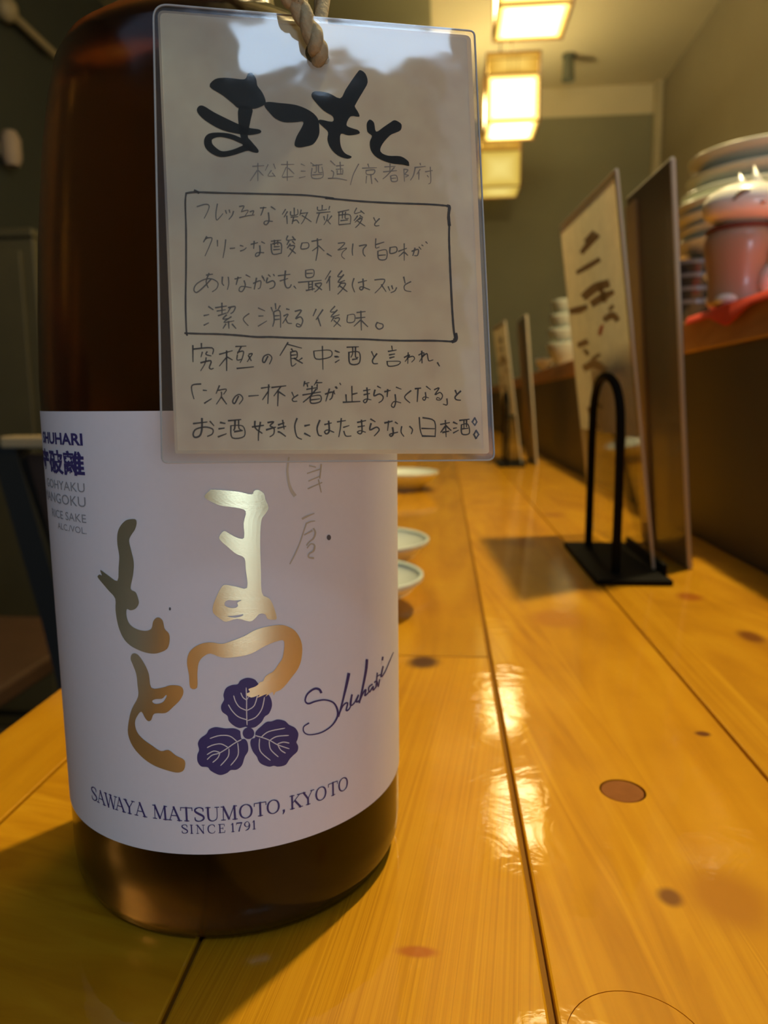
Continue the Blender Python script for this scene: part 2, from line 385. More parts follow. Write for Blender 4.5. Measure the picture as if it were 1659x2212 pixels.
def lantern(x, y, z, label, low, up):
    s, h, t, band = .1, .245, .0035, .168
    L = empty('paper_lantern', (x, y, z), label, 'lantern', 'square paper lanterns hanging in a row over the counter')
    fr = bmesh.new()
    for sx in (-1, 1):
        for sy in (-1, 1): bx(fr, x+sx*s-t, x+sx*s+t, y+sy*s-t, y+sy*s+t, z-t, z+h+t)
    for zz in (z, z+band, z+h):
        for sx in (-1, 1): bx(fr, x+sx*s-t, x+sx*s+t, y-s+t, y+s-t, zz-t*.8, zz+t*.8); bx(fr, x-s+t, x+s-t, y+sx*s-t, y+sx*s+t, zz-t*.8, zz+t*.8)
    link('frame', fr, m_lframe, L)
    bar = box(x-s, x+s, y-.006, y+.006, z+h+t, z+h+.016, .001); link('top_bar', bar, m_lframe, L)
    bm = bmesh.new(); pane(bm, (x, y, z+h-.001), (1, 0, 0), (0, 1, 0), s-t, s-t); link('top_glow_sheet', bm, m_pt, L)
    i = s-.001
    for nm, zz, hh, mm in (('lower_pane', z+band/2, band/2-t, low), ('upper_pane', z+(band+h)/2, (h-band)/2-t, up)):
        for dx, dy in ((0, -1), (0, 1), (-1, 0), (1, 0)):
            bm = bmesh.new(); ux = (-dy, dx, 0)
            pane(bm, (x+dx*i, y+dy*i, zz), ux, (0, 0, 1), i-t, hh)
            link(nm, bm, mm, L)
    bm = bmesh.new(); pane(bm, (x, y, z+.001), (1, 0, 0), (0, -1, 0), i-t, i-t); link('bottom_pane', bm, low, L)
    sl = bmesh.new()
    for dx, dy in ((0, -1), (0, 1)):
        for k in (-.018, 0, .018): bx(sl, x+k-.0012, x+k+.0012, y+dy*(s+.001)-.0012, y+dy*(s+.001)+.0012, z+band, z+h)
        bx(sl, x-s, x+s, y+dy*(s+.001)-.0012, y+dy*(s+.001)+.0012, z+band+.054, z+band+.0565)
    for dx in (-1, 1):
        for k in (-.018, 0, .018): bx(sl, x+dx*(s+.001)-.0012, x+dx*(s+.001)+.0012, y+k-.0012, y+k+.0012, z+band, z+h)
    link('slats', sl, m_slat, L)
    cd = bmesh.new(); tube(cd, [(x, y, z+h+.016), (x, y, CZ)], .004); link('cord', cd, m_cord, L)
    return L
LZ = 1.165
lantern(.239, 2.27, LZ, 'nearest glowing square paper lantern, cut off by the top of the photo', m_pl, m_pu)
lantern(.254, 3.11, LZ, 'bright middle paper lantern with white lower pane and slatted yellow top', m_pl, m_pu)
lantern(.268, 3.96, LZ, 'farthest and dimmest yellow paper lantern, lowest in the photo', m_pl2, m_pu2)
lantern(.24, 1.28, LZ, 'lit paper lantern over the counter, out of sight above the menu stands', m_pl, m_pu)
near = lantern(.31, .69, LZ, 'lit paper lantern over the counter, out of sight above the bottle', m_pln, m_pu)
# the bare bulb under the nearest lantern, which lights this end of the counter
bl = bpy.data.lights.new('lantern_bulb', 'POINT'); bl.energy = 52.0; bl.shadow_soft_size = .022; bl.color = (1., .80, .42)
bo = bpy.data.objects.new('lantern_bulb', bl); C.objects.link(bo); bo.location = (.31, .69, LZ-.035)
# small dark spotlight on the ceiling
sp = at_z(1228, 145, CZ-.06); S0 = empty('ceiling_spotlight', (sp[0], sp[1], CZ), 'small dark spotlight on the ceiling, right of the middle lantern', 'spotlight')
m_dark = pbr('dark metal', (.10, .11, .08), .5)
bm = bmesh.new(); lathe(bm, [(0, CZ), (.035, CZ), (.035, CZ-.015), (0, CZ-.015)], 24, sp[0], sp[1]); link('mount', bm, m_dark, S0, True)
bm = bmesh.new(); lathe(bm, [(0, CZ-.015), (.026, CZ-.015), (.034, CZ-.125), (.028, CZ-.125), (.022, CZ-.07), (0, CZ-.07)], 24, sp[0], sp[1]); link('shade', bm, m_dark, S0, True)
# ------------------------------------------------------------------ sake bottle
BXC, BYC, R = -.05014, .16663, .039
BA = math.atan2(-BYC, -BXC)
RL = R+.0002
def cyl(px, py, rr=RL):
    d = ray(px, py); o = CAM[:2]-np.array([BXC, BYC]); a = d[0]**2+d[1]**2; b = o@d[:2]; c = o@o-rr*rr
    disc = max(b*b-a*c, 0.); t = (-b-math.sqrt(disc))/a; P = CAM+d*t
    return math.atan2(P[1]-BYC, P[0]-BXC), P[2]
def cylp(th, z, rr): return (BXC+rr*math.cos(th), BYC+rr*math.sin(th), z)
def on_label(off): return lambda q: cylp(*cyl(q[0], q[1]), RL+off)
mm, nt, b, o = mat('amber glass with sake')
b.inputs['Base Color'].default_value = (.16, .07, .016, 1); b.inputs['Transmission Weight'].default_value = 1; b.inputs['Roughness'].default_value = .16; b.inputs['IOR'].default_value = 1.38
m_glass = mm
m_heel = mm.copy(); m_heel.name = 'thick dark glass heel'; m_heel.node_tree.nodes['Principled BSDF'].inputs['Base Color'].default_value = (.020, .011, .004, 1)
bottle = empty('sake_bottle', (BXC, BYC, 0), 'dark amber sake bottle with wide white label standing on the counter', 'bottle')
prof = [(0, .003), (.02, .0028), (.0335, .0004), (.0352, 0), (.0372, .0012), (.0386, .0045), (R, .009), (R, .0300), (R, .112), (.0383, .125), (.0372, .140), (.0352, .158), (.0335, .168), (.0318, .1750), (.0298, .1785), (.0245, .1825), (.0185, .1853), (.0142, .189), (.0128, .196), (.0122, .215), (.0120, .270), (.0138, .272), (.0138, .277), (.0118, .279), (0, .279)]
body = link('glass_body', lathe(bmesh.new(), prof, 128, BXC, BYC), m_glass, bottle, True)
body.data.materials.append(m_heel)
for p_ in body.data.polygons:
    if p_.center.z < .030: p_.material_index = 1

link('cap', lathe(bmesh.new(), [(0, .2792), (.0146, .2792), (.0148, .283), (.0148, .302), (.0138, .3045), (0, .3045)], 48, BXC, BYC), pbr('navy cap', (.03, .035, .12), .35, .2), bottle, True)
m_label = pbr('matt white label paper', (.74, .74, .75), .75, noise=.02, nscale=700, spec=.3)
bm = bmesh.new(); n = 160; half = math.radians(118); rows = []
z0l, z1l = .0206, .1064
for zz in (z0l, z1l):
    rows.append([[bm.verts.new(cylp(BA-half+2*half*i/n, zz, rr)) for i in range(n+1)] for rr in (R+.00004, RL)])
for i in range(n):
    bm.faces.new((rows[0][1][i], rows[0][1][i+1], rows[1][1][i+1], rows[1][1][i]))
    bm.faces.new((rows[0][0][i+1], rows[0][0][i], rows[1][0][i], rows[1][0][i+1]))
    for k in (0, 1): bm.faces.new((rows[k][0][i], rows[k][0][i+1], rows[k][1][i+1], rows[k][1][i]) if k == 0 else (rows[k][1][i], rows[k][1][i+1], rows[k][0][i+1], rows[k][0][i]))
label = link('label', bm, m_label, bottle, True)
def crop(x0, y0, s): return lambda p: (x0+p[0]*s, y0+p[1]*s)
c7 = crop(380, 1000, .3014); cF = crop(120, 1100, .2713); cE = crop(380, 1380, .3134)
def pl(txt, c): return [c(p) for p in S(txt)[0]]
def sp_(txt, c):
    q = [c(p) for p in S(txt)[0]]; return [p[:2] for p in catmull(q+[q[0]], 3)[:-1]]
m_gold = pbr('gold foil', (.78, .70, .42), .34, .9, noise=.08, nscale=60)
bm = bmesh.new(); f = on_label(.0001)
poly(bm, sp_('205,240 240,200 270,190 440,205 540,225 560,200 590,193 630,220 640,260 663,320 640,365 615,400 605,470 603,600 608,750 615,930 660,965 690,1005 722,1110 690,1122 655,1115 640,1085 600,1080 570,1110 530,1135 440,1115 360,1137 310,1110 270,1075 265,1030 290,960 320,900 350,873 430,885 510,893 500,760 490,680 430,650 370,600 325,560 310,530 345,487 390,510 440,535 488,535 485,430 500,345 430,320 320,305 240,270', c7),
     [sp_('350,1000 375,982 420,985 470,982 440,1000 445,1020 430,1036 395,1038 355,1025', c7), sp_('370,1098 420,1092 480,1083 470,1097 420,1108', c7)], f, 14)
poly(bm, sp_('80,1430 95,1360 140,1315 200,1290 260,1285 330,1295 400,1275 490,1240 560,1200 640,1175 735,1160 790,1168 850,1200 890,1260 905,1330 895,1420 870,1480 832,1531 790,1585 749,1625 715,1640 700,1665 690,1640 640,1675 650,1655 582,1682 600,1660 540,1680 499,1656 530,1640 520,1620 562,1604 585,1590 600,1570 624,1563 640,1530 666,1511 700,1490 735,1440 765,1390 775,1280 730,1275 640,1310 540,1365 430,1390 330,1393 250,1365 200,1385 165,1430 155,1510 153,1609 104,1609 95,1520', c7), [], f, 14)
poly(bm, sp_('495,200 515,140 560,90 610,78 640,82 648,110 635,160 605,205 588,250 605,330 625,420 620,520 600,630 640,660 660,710 665,750 640,790 600,803 570,795 568,850 590,910 640,950 710,968 765,950 780,890 815,860 855,885 870,950 905,990 910,1050 890,1110 830,1140 770,1148 690,1130 600,1085 540,1020 500,920 480,800 478,710 420,640 345,550 340,530 355,520 372,525 360,483 420,525 495,570 505,460 510,370 495,280', cF), [], f, 14)
poly(bm, sp_('600,1190 610,1155 635,1147 665,1165 710,1230 745,1310 765,1420 850,1420 920,1400 1000,1410 1020,1460 990,1520 940,1570 880,1620 790,1625 765,1675 740,1685 715,1660 685,1610 650,1650 635,1700 650,1770 700,1830 770,1880 840,1925 900,1915 960,1960 1030,2000 1025,2070 980,2095 900,2080 790,2040 700,1980 620,1890 580,1790 585,1690 610,1590 660,1490 655,1400 645,1310 615,1230', cF), [sp_('772,1524 800,1510 850,1506 880,1478 886,1490 860,1532 820,1548 785,1545', cF)], f, 14)
link('gold_calligraphy', bm, m_gold, label)
bm = bmesh.new()
for st in S('808,-40,12 802,10,14 798,60,16 808,140,17 826,195,22 850,232,26; 905,400,14 940,382,13 990,362,6; 935,430,10 915,490,9 885,580,9 850,660,10 816,724,8; 938,432,10 965,420,10 995,416,7; 920,515,10 950,500,10 975,485,12; 985,470,12 998,500,13 985,540,11 955,565,9 936,590,9; 940,610,8 965,580,9 992,590,12 985,630,13 955,650,11 950,675,12 985,682,14; 955,20,8 1000,30,8; 940,75,8 1030,45,9; 1040,10,10 1030,110,9; 950,130,8 1030,95,8; 945,185,9 1045,140,9; 1020,120,9 1040,210,7'):
    ribbon(bm, catmull([(*c7(p), p[2]*.3014) for p in st], 4), 4, f)
link('pale_characters', bm, pbr('gold with reflection tone', (.60, .56, .44), .5, .35), label)  # pale tone stands in for the gold foil's reflection
# indigo crest with three leaves
m_ind = pbr('indigo ink', (.045, .034, .15), .6); m_indw = pbr('pale leaf veins', (.72, .71, .70), .75)
bm = bmesh.new(); f = on_label(.00007)
def smooth_poly(txt, c, sub=4): return [p[:2] for p in catmull(pl(txt, c)+[pl(txt, c)[0]], sub)[:-1]]
TOPL = '500,612 545,608 590,572 612,535 640,515 660,470 660,430 645,392 622,368 605,340 580,325 565,305 540,278 490,268 445,286 425,312 385,318 345,340 328,385 332,420 312,460 318,500 355,530 365,565 400,598 440,614 480,605'
LEFL = '445,650 440,632 400,616 345,617 310,612 270,608 230,624 210,655 170,685 152,720 160,765 148,800 150,845 175,878 220,884 240,908 300,937 350,925 378,904 420,900 455,870 475,812 498,770 494,715 475,690 452,688'
RIGL = '550,640 590,600 625,572 660,568 700,555 750,565 780,592 820,612 843,650 838,690 830,712 842,740 836,775 805,805 782,830 755,868 705,880 675,874 640,880 590,862 568,838 558,812 530,775 513,725 520,690 545,680'
for t in (TOPL, LEFL, RIGL): poly(bm, smooth_poly(t, cE), [], f, 12)
poly(bm, [cE((500+40*math.cos(a), 650+40*math.sin(a))) for a in np.linspace(0, 2*math.pi, 28)[:-1]], [], f, 12)
crest = link('leaf_crest', bm, m_ind, label)
bm = bmesh.new(); f = on_label(.00012)
for st in S('490,592 487,500 487,420 484,335; 488,556 430,535 388,495 362,452; 487,492 440,470 412,432 398,390; 487,420 462,402 447,370; 494,562 550,538 592,480 610,400; 490,492 538,460 562,388; 488,420 508,385; 452,692 400,720 350,755 300,785 250,800 216,830; 420,705 370,668 300,665 235,685; 358,745 310,722 255,730 216,748; 300,780 260,772 215,796; 303,788 288,820 254,850; 366,755 360,810 308,872; 426,715 428,800 378,870; 548,665 600,680 650,700 700,728 780,756; 588,675 640,637 750,614; 650,695 695,671 776,664; 700,722 740,710 780,717; 702,732 722,765 754,786; 642,702 652,760 705,812; 576,685 580,770 650,836'):
    ribbon(bm, catmull([cE(p) for p in st], 5), 2.3, f, True)
link('leaf_veins', bm, m_indw, crest)
# script signature
bm = bmesh.new(); f = on_label(.00009)
for st in S('1000,370,16 985,347,16 950,345,14 905,380,12 890,425,11 912,446,12 960,430,11 1025,420,10 1085,440,12 1112,490,14 1110,540,13 1070,600,10 1000,645,9 920,660,8 882,642,9 880,605,8 915,580,10; 1190,240,20 1178,300,19 1150,420,13 1120,535,10; 1122,525,8 1150,460,9 1182,440,10 1172,495,10 1200,470,8 1212,385,9; 1212,385,12 1200,455,11 1225,445,8 1258,385,9 1240,435,11 1268,420,8; 1315,145,18 1308,220,17 1285,340,13 1262,440,11; 1265,430,8 1290,370,9 1308,350,10 1300,392,10 1325,370,8; 1352,312,9 1328,335,9 1332,368,9 1358,325,8 1356,355,9 1378,330,7; 1386,235,9 1378,330,9; 1366,300,8 1384,292,8 1392,330,9 1402,280,8; 1426,190,10 1412,262,10 1440,225,7 1470,155,6 1497,92,4; 1424,125,11 1421,146,11; 1380,262,7 1405,246,7'):
    ribbon(bm, catmull([(*cE(p), p[2]*.3134) for p in st], 4), 3, f)
link('script_name', bm, m_ind, label)
# serif line at the foot of the label
T, t = .14, .058
GL = {'S': [[(.62, .72, t), (.60, .92, .1), (.35, 1, t), (.1, .88, T*.8), (.1, .7, T), (.35, .53, T*1.1), (.62, .36, T), (.62, .14, T*.8), (.36, 0, t), (.1, .06, .1), (.06, .28, t)]],
      'A': [[(.08, 0, t), (.42, 1, t)], [(.40, 1, T), (.78, 0, T)], [(.2, .36, t), (.62, .36, t)], [(-.06, .02, t), (.22, .02, t)], [(.62, .02, t), (.94, .02, t)]],
      'W': [[(.1, 1, T), (.36, 0, T)], [(.36, 0, t), (.62, 1, t)], [(.6, 1, T), (.86, 0, T)], [(.86, 0, t), (1.12, 1, t)], [(-.04, .98, t), (.26, .98, t)], [(.46, .98, t), (.74, .98, t)], [(.98, .98, t), (1.26, .98, t)]],
      'Y': [[(.08, 1, T), (.42, .45, T)], [(.76, 1, t), (.42, .45, t)], [(.42, .48, T), (.42, 0, T)], [(-.06, .98, t), (.24, .98, t)], [(.62, .98, t), (.9, .98, t)], [(.26, .02, t), (.58, .02, t)]],
      'M': [[(.12, 0, t), (.14, 1, t)], [(.14, 1, T), (.5, .06, T)], [(.5, .06, t), (.86, 1, t)], [(.88, 1, T), (.9, 0, T)], [(-.02, .02, t), (.26, .02, t)], [(.74, .02, t), (1.06, .02, t)], [(-.02, .98, t), (.2, .98, t)], [(.82, .98, t), (1.04, .98, t)]],
      'T': [[(.4, 1, T), (.4, 0, T)], [(0, .97, t), (.8, .97, t)], [(.01, .98, t), (.0, .76, t)], [(.79, .98, t), (.8, .76, t)], [(.24, .02, t), (.56, .02, t)]],
      'U': [[(.14, 1, T), (.14, .35, T), (.22, .08, T*.8), (.44, 0, t), (.66, .1, t), (.74, .35, t), (.74, 1, t)], [(-.02, .98, t), (.3, .98, t)], [(.6, .98, t), (.88, .98, t)]],
      'O': [[(.45, 1, t), (.16, .85, T*.8), (.06, .5, T), (.16, .15, T*.8), (.45, 0, t), (.74, .15, T*.8), (.84, .5, T), (.74, .85, T*.8), (.45, 1, t)]],
      'K': [[(.16, 1, T), (.16, 0, T)], [(.18, .42, t), (.72, .98, t)], [(.36, .58, T), (.78, 0, T)], [(0, .98, t), (.32, .98, t)], [(0, .02, t), (.32, .02, t)], [(.54, .98, t), (.86, .98, t)], [(.64, .02, t), (.94, .02, t)]],
      'I': [[(.15, 1, T), (.15, 0, T)], [(0, .98, t), (.3, .98, t)], [(0, .02, t), (.3, .02, t)]],
      'N': [[(.14, 0, t), (.14, 1, t)], [(.14, 1, T), (.78, .02, T)], [(.78, 0, t), (.78, 1, t)], [(0, .02, t), (.28, .02, t)], [(-.02, .98, t), (.2, .98, t)], [(.64, .98, t), (.92, .98, t)]],
      'C': [[(.76, .72, t), (.72, .92, .1), (.46, 1, t), (.16, .85, T*.8), (.06, .5, T), (.16, .15, T*.8), (.46, 0, t), (.7, .08, t), (.78, .26, t)]],
      'E': [[(.16, 1, T), (.16, 0, T)], [(0, .98, t), (.64, .98, t)], [(.16, .52, t), (.48, .52, t)], [(0, .02, t), (.66, .02, t)], [(.64, .98, t), (.64, .76, t)], [(.66, .02, t), (.7, .26, t)], [(.48, .64, t), (.48, .4, t)]],
      '1': [[(.2, 1, T), (.2, 0, T)], [(.04, .84, t), (.2, .98, t)], [(.04, .02, t), (.36, .02, t)]],
      '7': [[(.04, .96, T), (.6, .96, T)], [(.6, .96, t), (.4, .5, T*.8), (.26, 0, T)], [(.04, .96, t), (.02, .76, t)]],
      '9': [[(.56, .66, T), (.46, .93, t), (.28, 1, t), (.08, .84, T*.8), (.06, .62, T), (.22, .42, t), (.44, .44, t), (.56, .66, T), (.54, .36, T), (.38, .1, .12), (.12, 0, t)]],
      ',': [[(.1, .08, .16), (.12, -.02, .13), (.04, -.2, .05)]]}
def letter(bm, ch, px, py, cap, zc, sx=1.0, w=1.0, off=.00009):
    th, _ = cyl(px, py); strokes = GL[ch]; xs = [p[0] for s in strokes for p in s]; mid = (min(xs)+max(xs))/2
    for s in strokes:
        q = catmull([(p[0], p[1], p[2]*w) for p in s], 3) if len(s) > 2 else s
        ribbon(bm, q, .1, lambda p: cylp(th+(p[0]-mid)*cap*sx/RL, zc+(p[1]-.5)*cap, RL+off))
bm = bmesh.new()
zs1 = [('S', 204, 1718), ('A', 219, 1725), ('W', 240, 1733), ('A', 260, 1741), ('Y', 280, 1745), ('A', 304, 1750), ('M', 346, 1753), ('A', 377, 1755), ('T', 403, 1755), ('S', 430, 1755), ('U', 459, 1755), ('M', 495, 1754), ('O', 531, 1750), ('T', 562, 1744), ('O', 590, 1740), (',', 612, 1750), ('K', 640, 1731), ('Y', 665, 1721), ('O', 693, 1714), ('T', 719, 1705), ('O', 741, 1698)]
zm = sorted(cyl(x, y)[1] for _, x, y in zs1)[len(zs1)//2]
for ch, x, y in zs1: letter(bm, ch, x, y, .00285, zm)
link('maker_line', bm, m_ind, label)
zs2 = [('S', 399, 1790), ('I', 414, 1791), ('N', 433, 1791), ('C', 457, 1790), ('E', 479, 1789), ('1', 503, 1787), ('7', 517, 1787), ('9', 534, 1785), ('1', 549, 1784)]
zm2 = sorted(cyl(x, y)[1] for _, x, y in zs2)[len(zs2)//2]
bm = bmesh.new()
for ch, x, y in zs2: letter(bm, ch, x, y, .0018, zm2)
link('founding_line', bm, m_ind, label)
# printed lines at the left edge of the label (right aligned)
def font_bm(text, align, off=0.):
    cu = bpy.data.curves.new('tmp', 'FONT'); cu.body = text; cu.align_x = align; cu.size = 1; cu.offset = off; cu.resolution_u = 3
    ob = bpy.data.objects.new('tmp', cu); C.objects.link(ob); bpy.context.view_layer.update()
    me = bpy.data.meshes.new_from_object(ob.evaluated_get(bpy.context.evaluated_depsgraph_get()))
    b2 = bmesh.new(); b2.from_mesh(me); bpy.data.objects.remove(ob); bpy.data.curves.remove(cu); bpy.data.meshes.remove(me)
    return b2
def label_text(name, text, px, ytop, ybot, mat, sx=1., off=0., capf=.72):
    b2 = font_bm(text, 'RIGHT', off)
    ys = [v.co.y for v in b2.verts]; y0, y1 = min(ys), max(ys); xr = max(v.co.x for v in b2.verts)
    th, zt = cyl(px, ytop); _, zb = cyl(px, ybot); k = (zt-zb)/(y1-y0)
    for _ in range(4):
        es = [e for e in b2.edges if e.calc_length()*k > .0012]
        if not es: break
        bmesh.ops.subdivide_edges(b2, edges=es, cuts=1); bmesh.ops.triangulate(b2, faces=[f for f in b2.faces if len(f.verts) > 3])
    for v in b2.verts: v.co = cylp(th+(v.co.x-xr)*k*sx/RL, zb+(v.co.y-y0)*k, RL+.00009)
    return link(name, b2, mat, label)
m_grey = pbr('grey print', (.30, .30, .31), .7)
label_text('name_heading', 'SHUHARI', 178, 936, 963, m_ind, 1.5, .03)
label_text('name_kanji', '守破離', 181, 975, 1030, m_ind, 1.5, .03)
label_text('rice_line', 'GOHYAKU', 183, 1044, 1064, m_grey, 1.45)
label_text('rice_line', 'MANGOKU', 185, 1074, 1096, m_grey, 1.45)
label_text('sake_line', 'RICE SAKE', 186, 1112, 1130, m_grey, 1.4)
label_text('volume_line', 'ALC./VOL.', 187, 1140, 1154, m_grey, 1.4)
f = on_label(.00009); m_speck = pbr('speck', (.12, .11, .11), .7)
for cx, cy, rx, ry in ((710, 1161, 4.5, 6), (367.5, 1315, 2.2, 3.4)):
    bm = bmesh.new(); poly(bm, [(cx+rx*math.cos(a), cy+ry*math.sin(a)) for a in np.linspace(0, 2*math.pi, 13)[:-1]], [], f)
    link('print_speck', bm, m_speck, label)
# ------------------------------------------------------------------ hanging tag
CS = .1185
corner = [(328, 5), (1025, 66), (1070, 995), (352, 1001)]
_t = np.array([.9812829, 1.05183965, 1.0187171, .94816035])*CS
K = [CAM+ray(*c)*tt for c, tt in zip(corner, _t)]
CN = np.cross(K[1]-K[0], K[3]-K[0]); CN /= np.linalg.norm(CN)
if CN@FX > 0: CN = -CN                       # faces the photographer
K0 = np.mean(K, axis=0)
def card(px, py, off=0.):
    d = ray(px, py); tt = ((K0-CAM)@CN)/(d@CN); return CAM+d*tt+CN*off
def on_card(off): return lambda q: card(q[0], q[1], off)
def rrect(c, rad, n=7):
    out = []
    for i in range(4):
        p = np.array(c[i], float); a = np.array(c[i-1], float)-p; b_ = np.array(c[(i+1) % 4], float)-p
        a /= np.linalg.norm(a); b_ /= np.linalg.norm(b_); r = rad[i] if isinstance(rad, (list, tuple)) else rad
        for k in range(n+1):
            u = k/n; s = p+a*r; e = p+b_*r
            out.append(tuple((1-u)**2*s+2*u*(1-u)*p+u*u*e))
    return out
def slab(outer, holes, o0, o1):
    bm = bmesh.new(); poly(bm, outer, holes, on_card(o1)); poly(bm, outer, holes, on_card(o0))
    for lp in [outer]+holes:
        A = [bm.verts.new(card(*p, o1)) for p in lp]; B = [bm.verts.new(card(*p, o0)) for p in lp]
        for i in range(len(lp)):
            j = (i+1) % len(lp); bm.faces.new((A[i], A[j], B[j], B[i]))
    bmesh.ops.remove_doubles(bm, verts=bm.verts, dist=1e-7); bmesh.ops.recalc_face_normals(bm, faces=bm.faces)
    return bm
hole = [(684+25*math.cos(a), 113+25*math.sin(a)) for a in np.linspace(0, 2*math.pi, 25)[:-1]]
tagc = empty('hanging_tag', tuple(K0), 'handwritten laminated paper tag hanging in front of the sake bottle', 'tag')
m_film = glossy_film('laminating film', (.99, .99, .985), .02, (.75, .74, .70), .05, .06)
m_film_b = glossy_film('laminating film back', (.99, .99, .985), .025, (.75, .74, .70), .1, .05)
film_out = rrect([(331, 8), (1025, 67), (1068, 994), (350, 1000)], [34, 12, 16, 14])
link('film_front', slab(film_out, [hole], .00022, .00028), m_film, tagc)
link('film_back', slab(film_out, [hole], -.00028, -.00022), m_film_b, tagc)
m_paper = paper('cream tag paper', (1.0, .86, .64), .46, .09)
pap = rrect([(345, 27), (1008, 82), (1045, 970), (384, 973)], [14, 8, 3, 3])
bm = bmesh.new(); poly(bm, pap, [hole], on_card(0.)); link('paper', bm, m_paper, tagc)
back = rrect([(340, 21), (1017, 76), (1057, 980), (378, 980)], [16, 14, 8, 5])
bm = bmesh.new(); poly(bm, back, [[(p[0]+(2 if p[0] < 700 else -2), p[1]+(2 if p[1] < 500 else -2)) for p in pap]], on_card(-.00005)); link('bright_border_sheet', bm, paper('pale laminate border', (.9, .87, .78), .75, .03), tagc)  # added pale ring for the lamplit haze of the laminate border
m_rim = pbr('cut film edge', (.50, .49, .44), .4, spec=.4)
bm = bmesh.new()
pts = film_out+[film_out[0]]
tube(bm, [card(x, y, 0) for x, y in pts[::1]], .00016, 6); link('film_edge', bm, m_rim, tagc)
m_brush = pbr('brush ink', (.018, .018, .014), .85, spec=.2); m_pen = pbr('pen ink', (.095, .082, .068), .8, spec=.2)
m_pencil = pbr('faint pencil', (.33, .28, .22), .8, spec=.2); m_mid = pbr('grey pen', (.19, .17, .14), .8, spec=.2)
c1 = crop(320, 0, .4581); cA = crop(390, 400, .1989); cB = crop(690, 400, .2230); cC = crop(390, 720, .2049); cD = crop(720, 720, .2170)
cL = crop(530, 330, .2592)
f = on_card(.00008)
bm = bmesh.new()
for t in ('290,410 315,375 360,368 400,371 455,375 470,350 490,345 510,375 515,405 540,440 555,485 530,505 490,516 428,512 400,490 350,450',
          '428,505 490,512 485,560 470,640 485,665 520,708 510,722 455,702 440,660 428,600',
          '232,530 236,505 260,500 310,530 370,560 430,588 480,605 525,612 530,628 480,638 440,635 350,615 270,570',
          '548,500 560,482 620,487 700,497 765,525 800,560 807,600 805,640 780,680 745,692 710,697 690,685 700,645 725,600 730,575 690,578 640,577 600,560 570,530',
          '770,455 785,432 850,440 905,465 930,425 960,380 985,345 1000,332 1025,350 1035,390 1015,430 1000,455 980,490 975,505 990,530 995,552 955,550 935,590 960,605 990,615 995,632 945,640 910,632 905,665 912,700 930,725 960,740 940,750 895,735 860,700 845,660 848,625 825,600 805,580 810,565 868,575 870,550 830,525 795,490',
          '1030,600 1032,580 1045,565 1065,580 1075,622 1110,600 1140,580 1160,568 1180,575 1195,590 1190,615 1165,628 1140,640 1105,680 1095,715 1130,735 1190,738 1225,760 1230,775 1228,784 1200,778 1140,770 1080,745 1050,710 1045,670 1055,642 1035,625'):
    poly(bm, sp_(t, c1), [], f)
ribbon(bm, catmull([(*c1(p), p[2]*.4581) for p in S('445,668,24 390,645,24 330,637,22 288,650,34 285,685,38 315,715,34 350,728,28 400,720,26 455,700,30 480,695,34')[0]], 5), 10, f)
link('brush_title', bm, m_brush, tagc)
def write(name, m, *jobs):
    bm = bmesh.new(); f = on_card(.00006)
    for c, w, txt in jobs:
        for st in S(txt):
            pts = [(c(p)[0]+random.uniform(-.25, .25), c(p)[1]+random.uniform(-.25, .25)) for p in st]
            pts = catmull(pts, 4); n = len(pts); ww = w*.9*random.uniform(.85, 1.15)
            ribbon(bm, [(p[0], p[1], ww*(1.12-.42*(i/max(1, n-1)))) for i, p in enumerate(pts)], w, f)
    return link(name, bm, m, tagc)
write('brewery_line', m_pencil, (cL, 2.6, '''60,115 155,108; 105,90 105,235; 98,150 40,235; 110,150 150,190; 190,100 165,150; 235,95 250,135; 215,150 190,195 245,195; 225,170 250,200;
 300,100 405,98; 350,75 350,235; 340,120 305,200; 360,130 405,175; 310,205 400,200; 465,95 495,110; 465,155 500,155; 450,210 500,200;
 545,85 580,110; 560,110 640,100; 555,130 555,210 645,205 640,120; 590,100 590,160 570,165; 610,105 612,165 640,165; 560,185 640,180;
 710,70 750,105; 715,150 735,165 725,210 690,215; 690,215 760,215 845,230; 760,110 820,105; 790,80 795,180; 755,140 815,135; 765,180 810,178; 765,150 765,185; 812,145 810,182;
 945,95 900,180 875,270; 1020,95 1030,120; 975,130 1095,125; 1005,150 1075,145 1065,180 1010,180 1005,150; 1045,180 1055,260; 1010,195 1005,255; 1080,215 1105,245;
 1160,120 1250,115; 1205,95 1205,155; 1150,160 1260,150; 1240,125 1180,190 1145,220; 1210,195 1220,240 1265,235 1255,190 1210,195; 1215,215 1255,212; 1320,140 1355,145 1330,180 1360,190 1335,205; 1320,140 1325,240;
 1455,90 1460,105; 1410,125 1500,115; 1415,125 1400,190 1375,230; 1455,140 1430,180; 1445,165 1445,225; 1500,160 1560,150; 1540,120 1545,240 1525,262; 1515,190 1525,205'''))
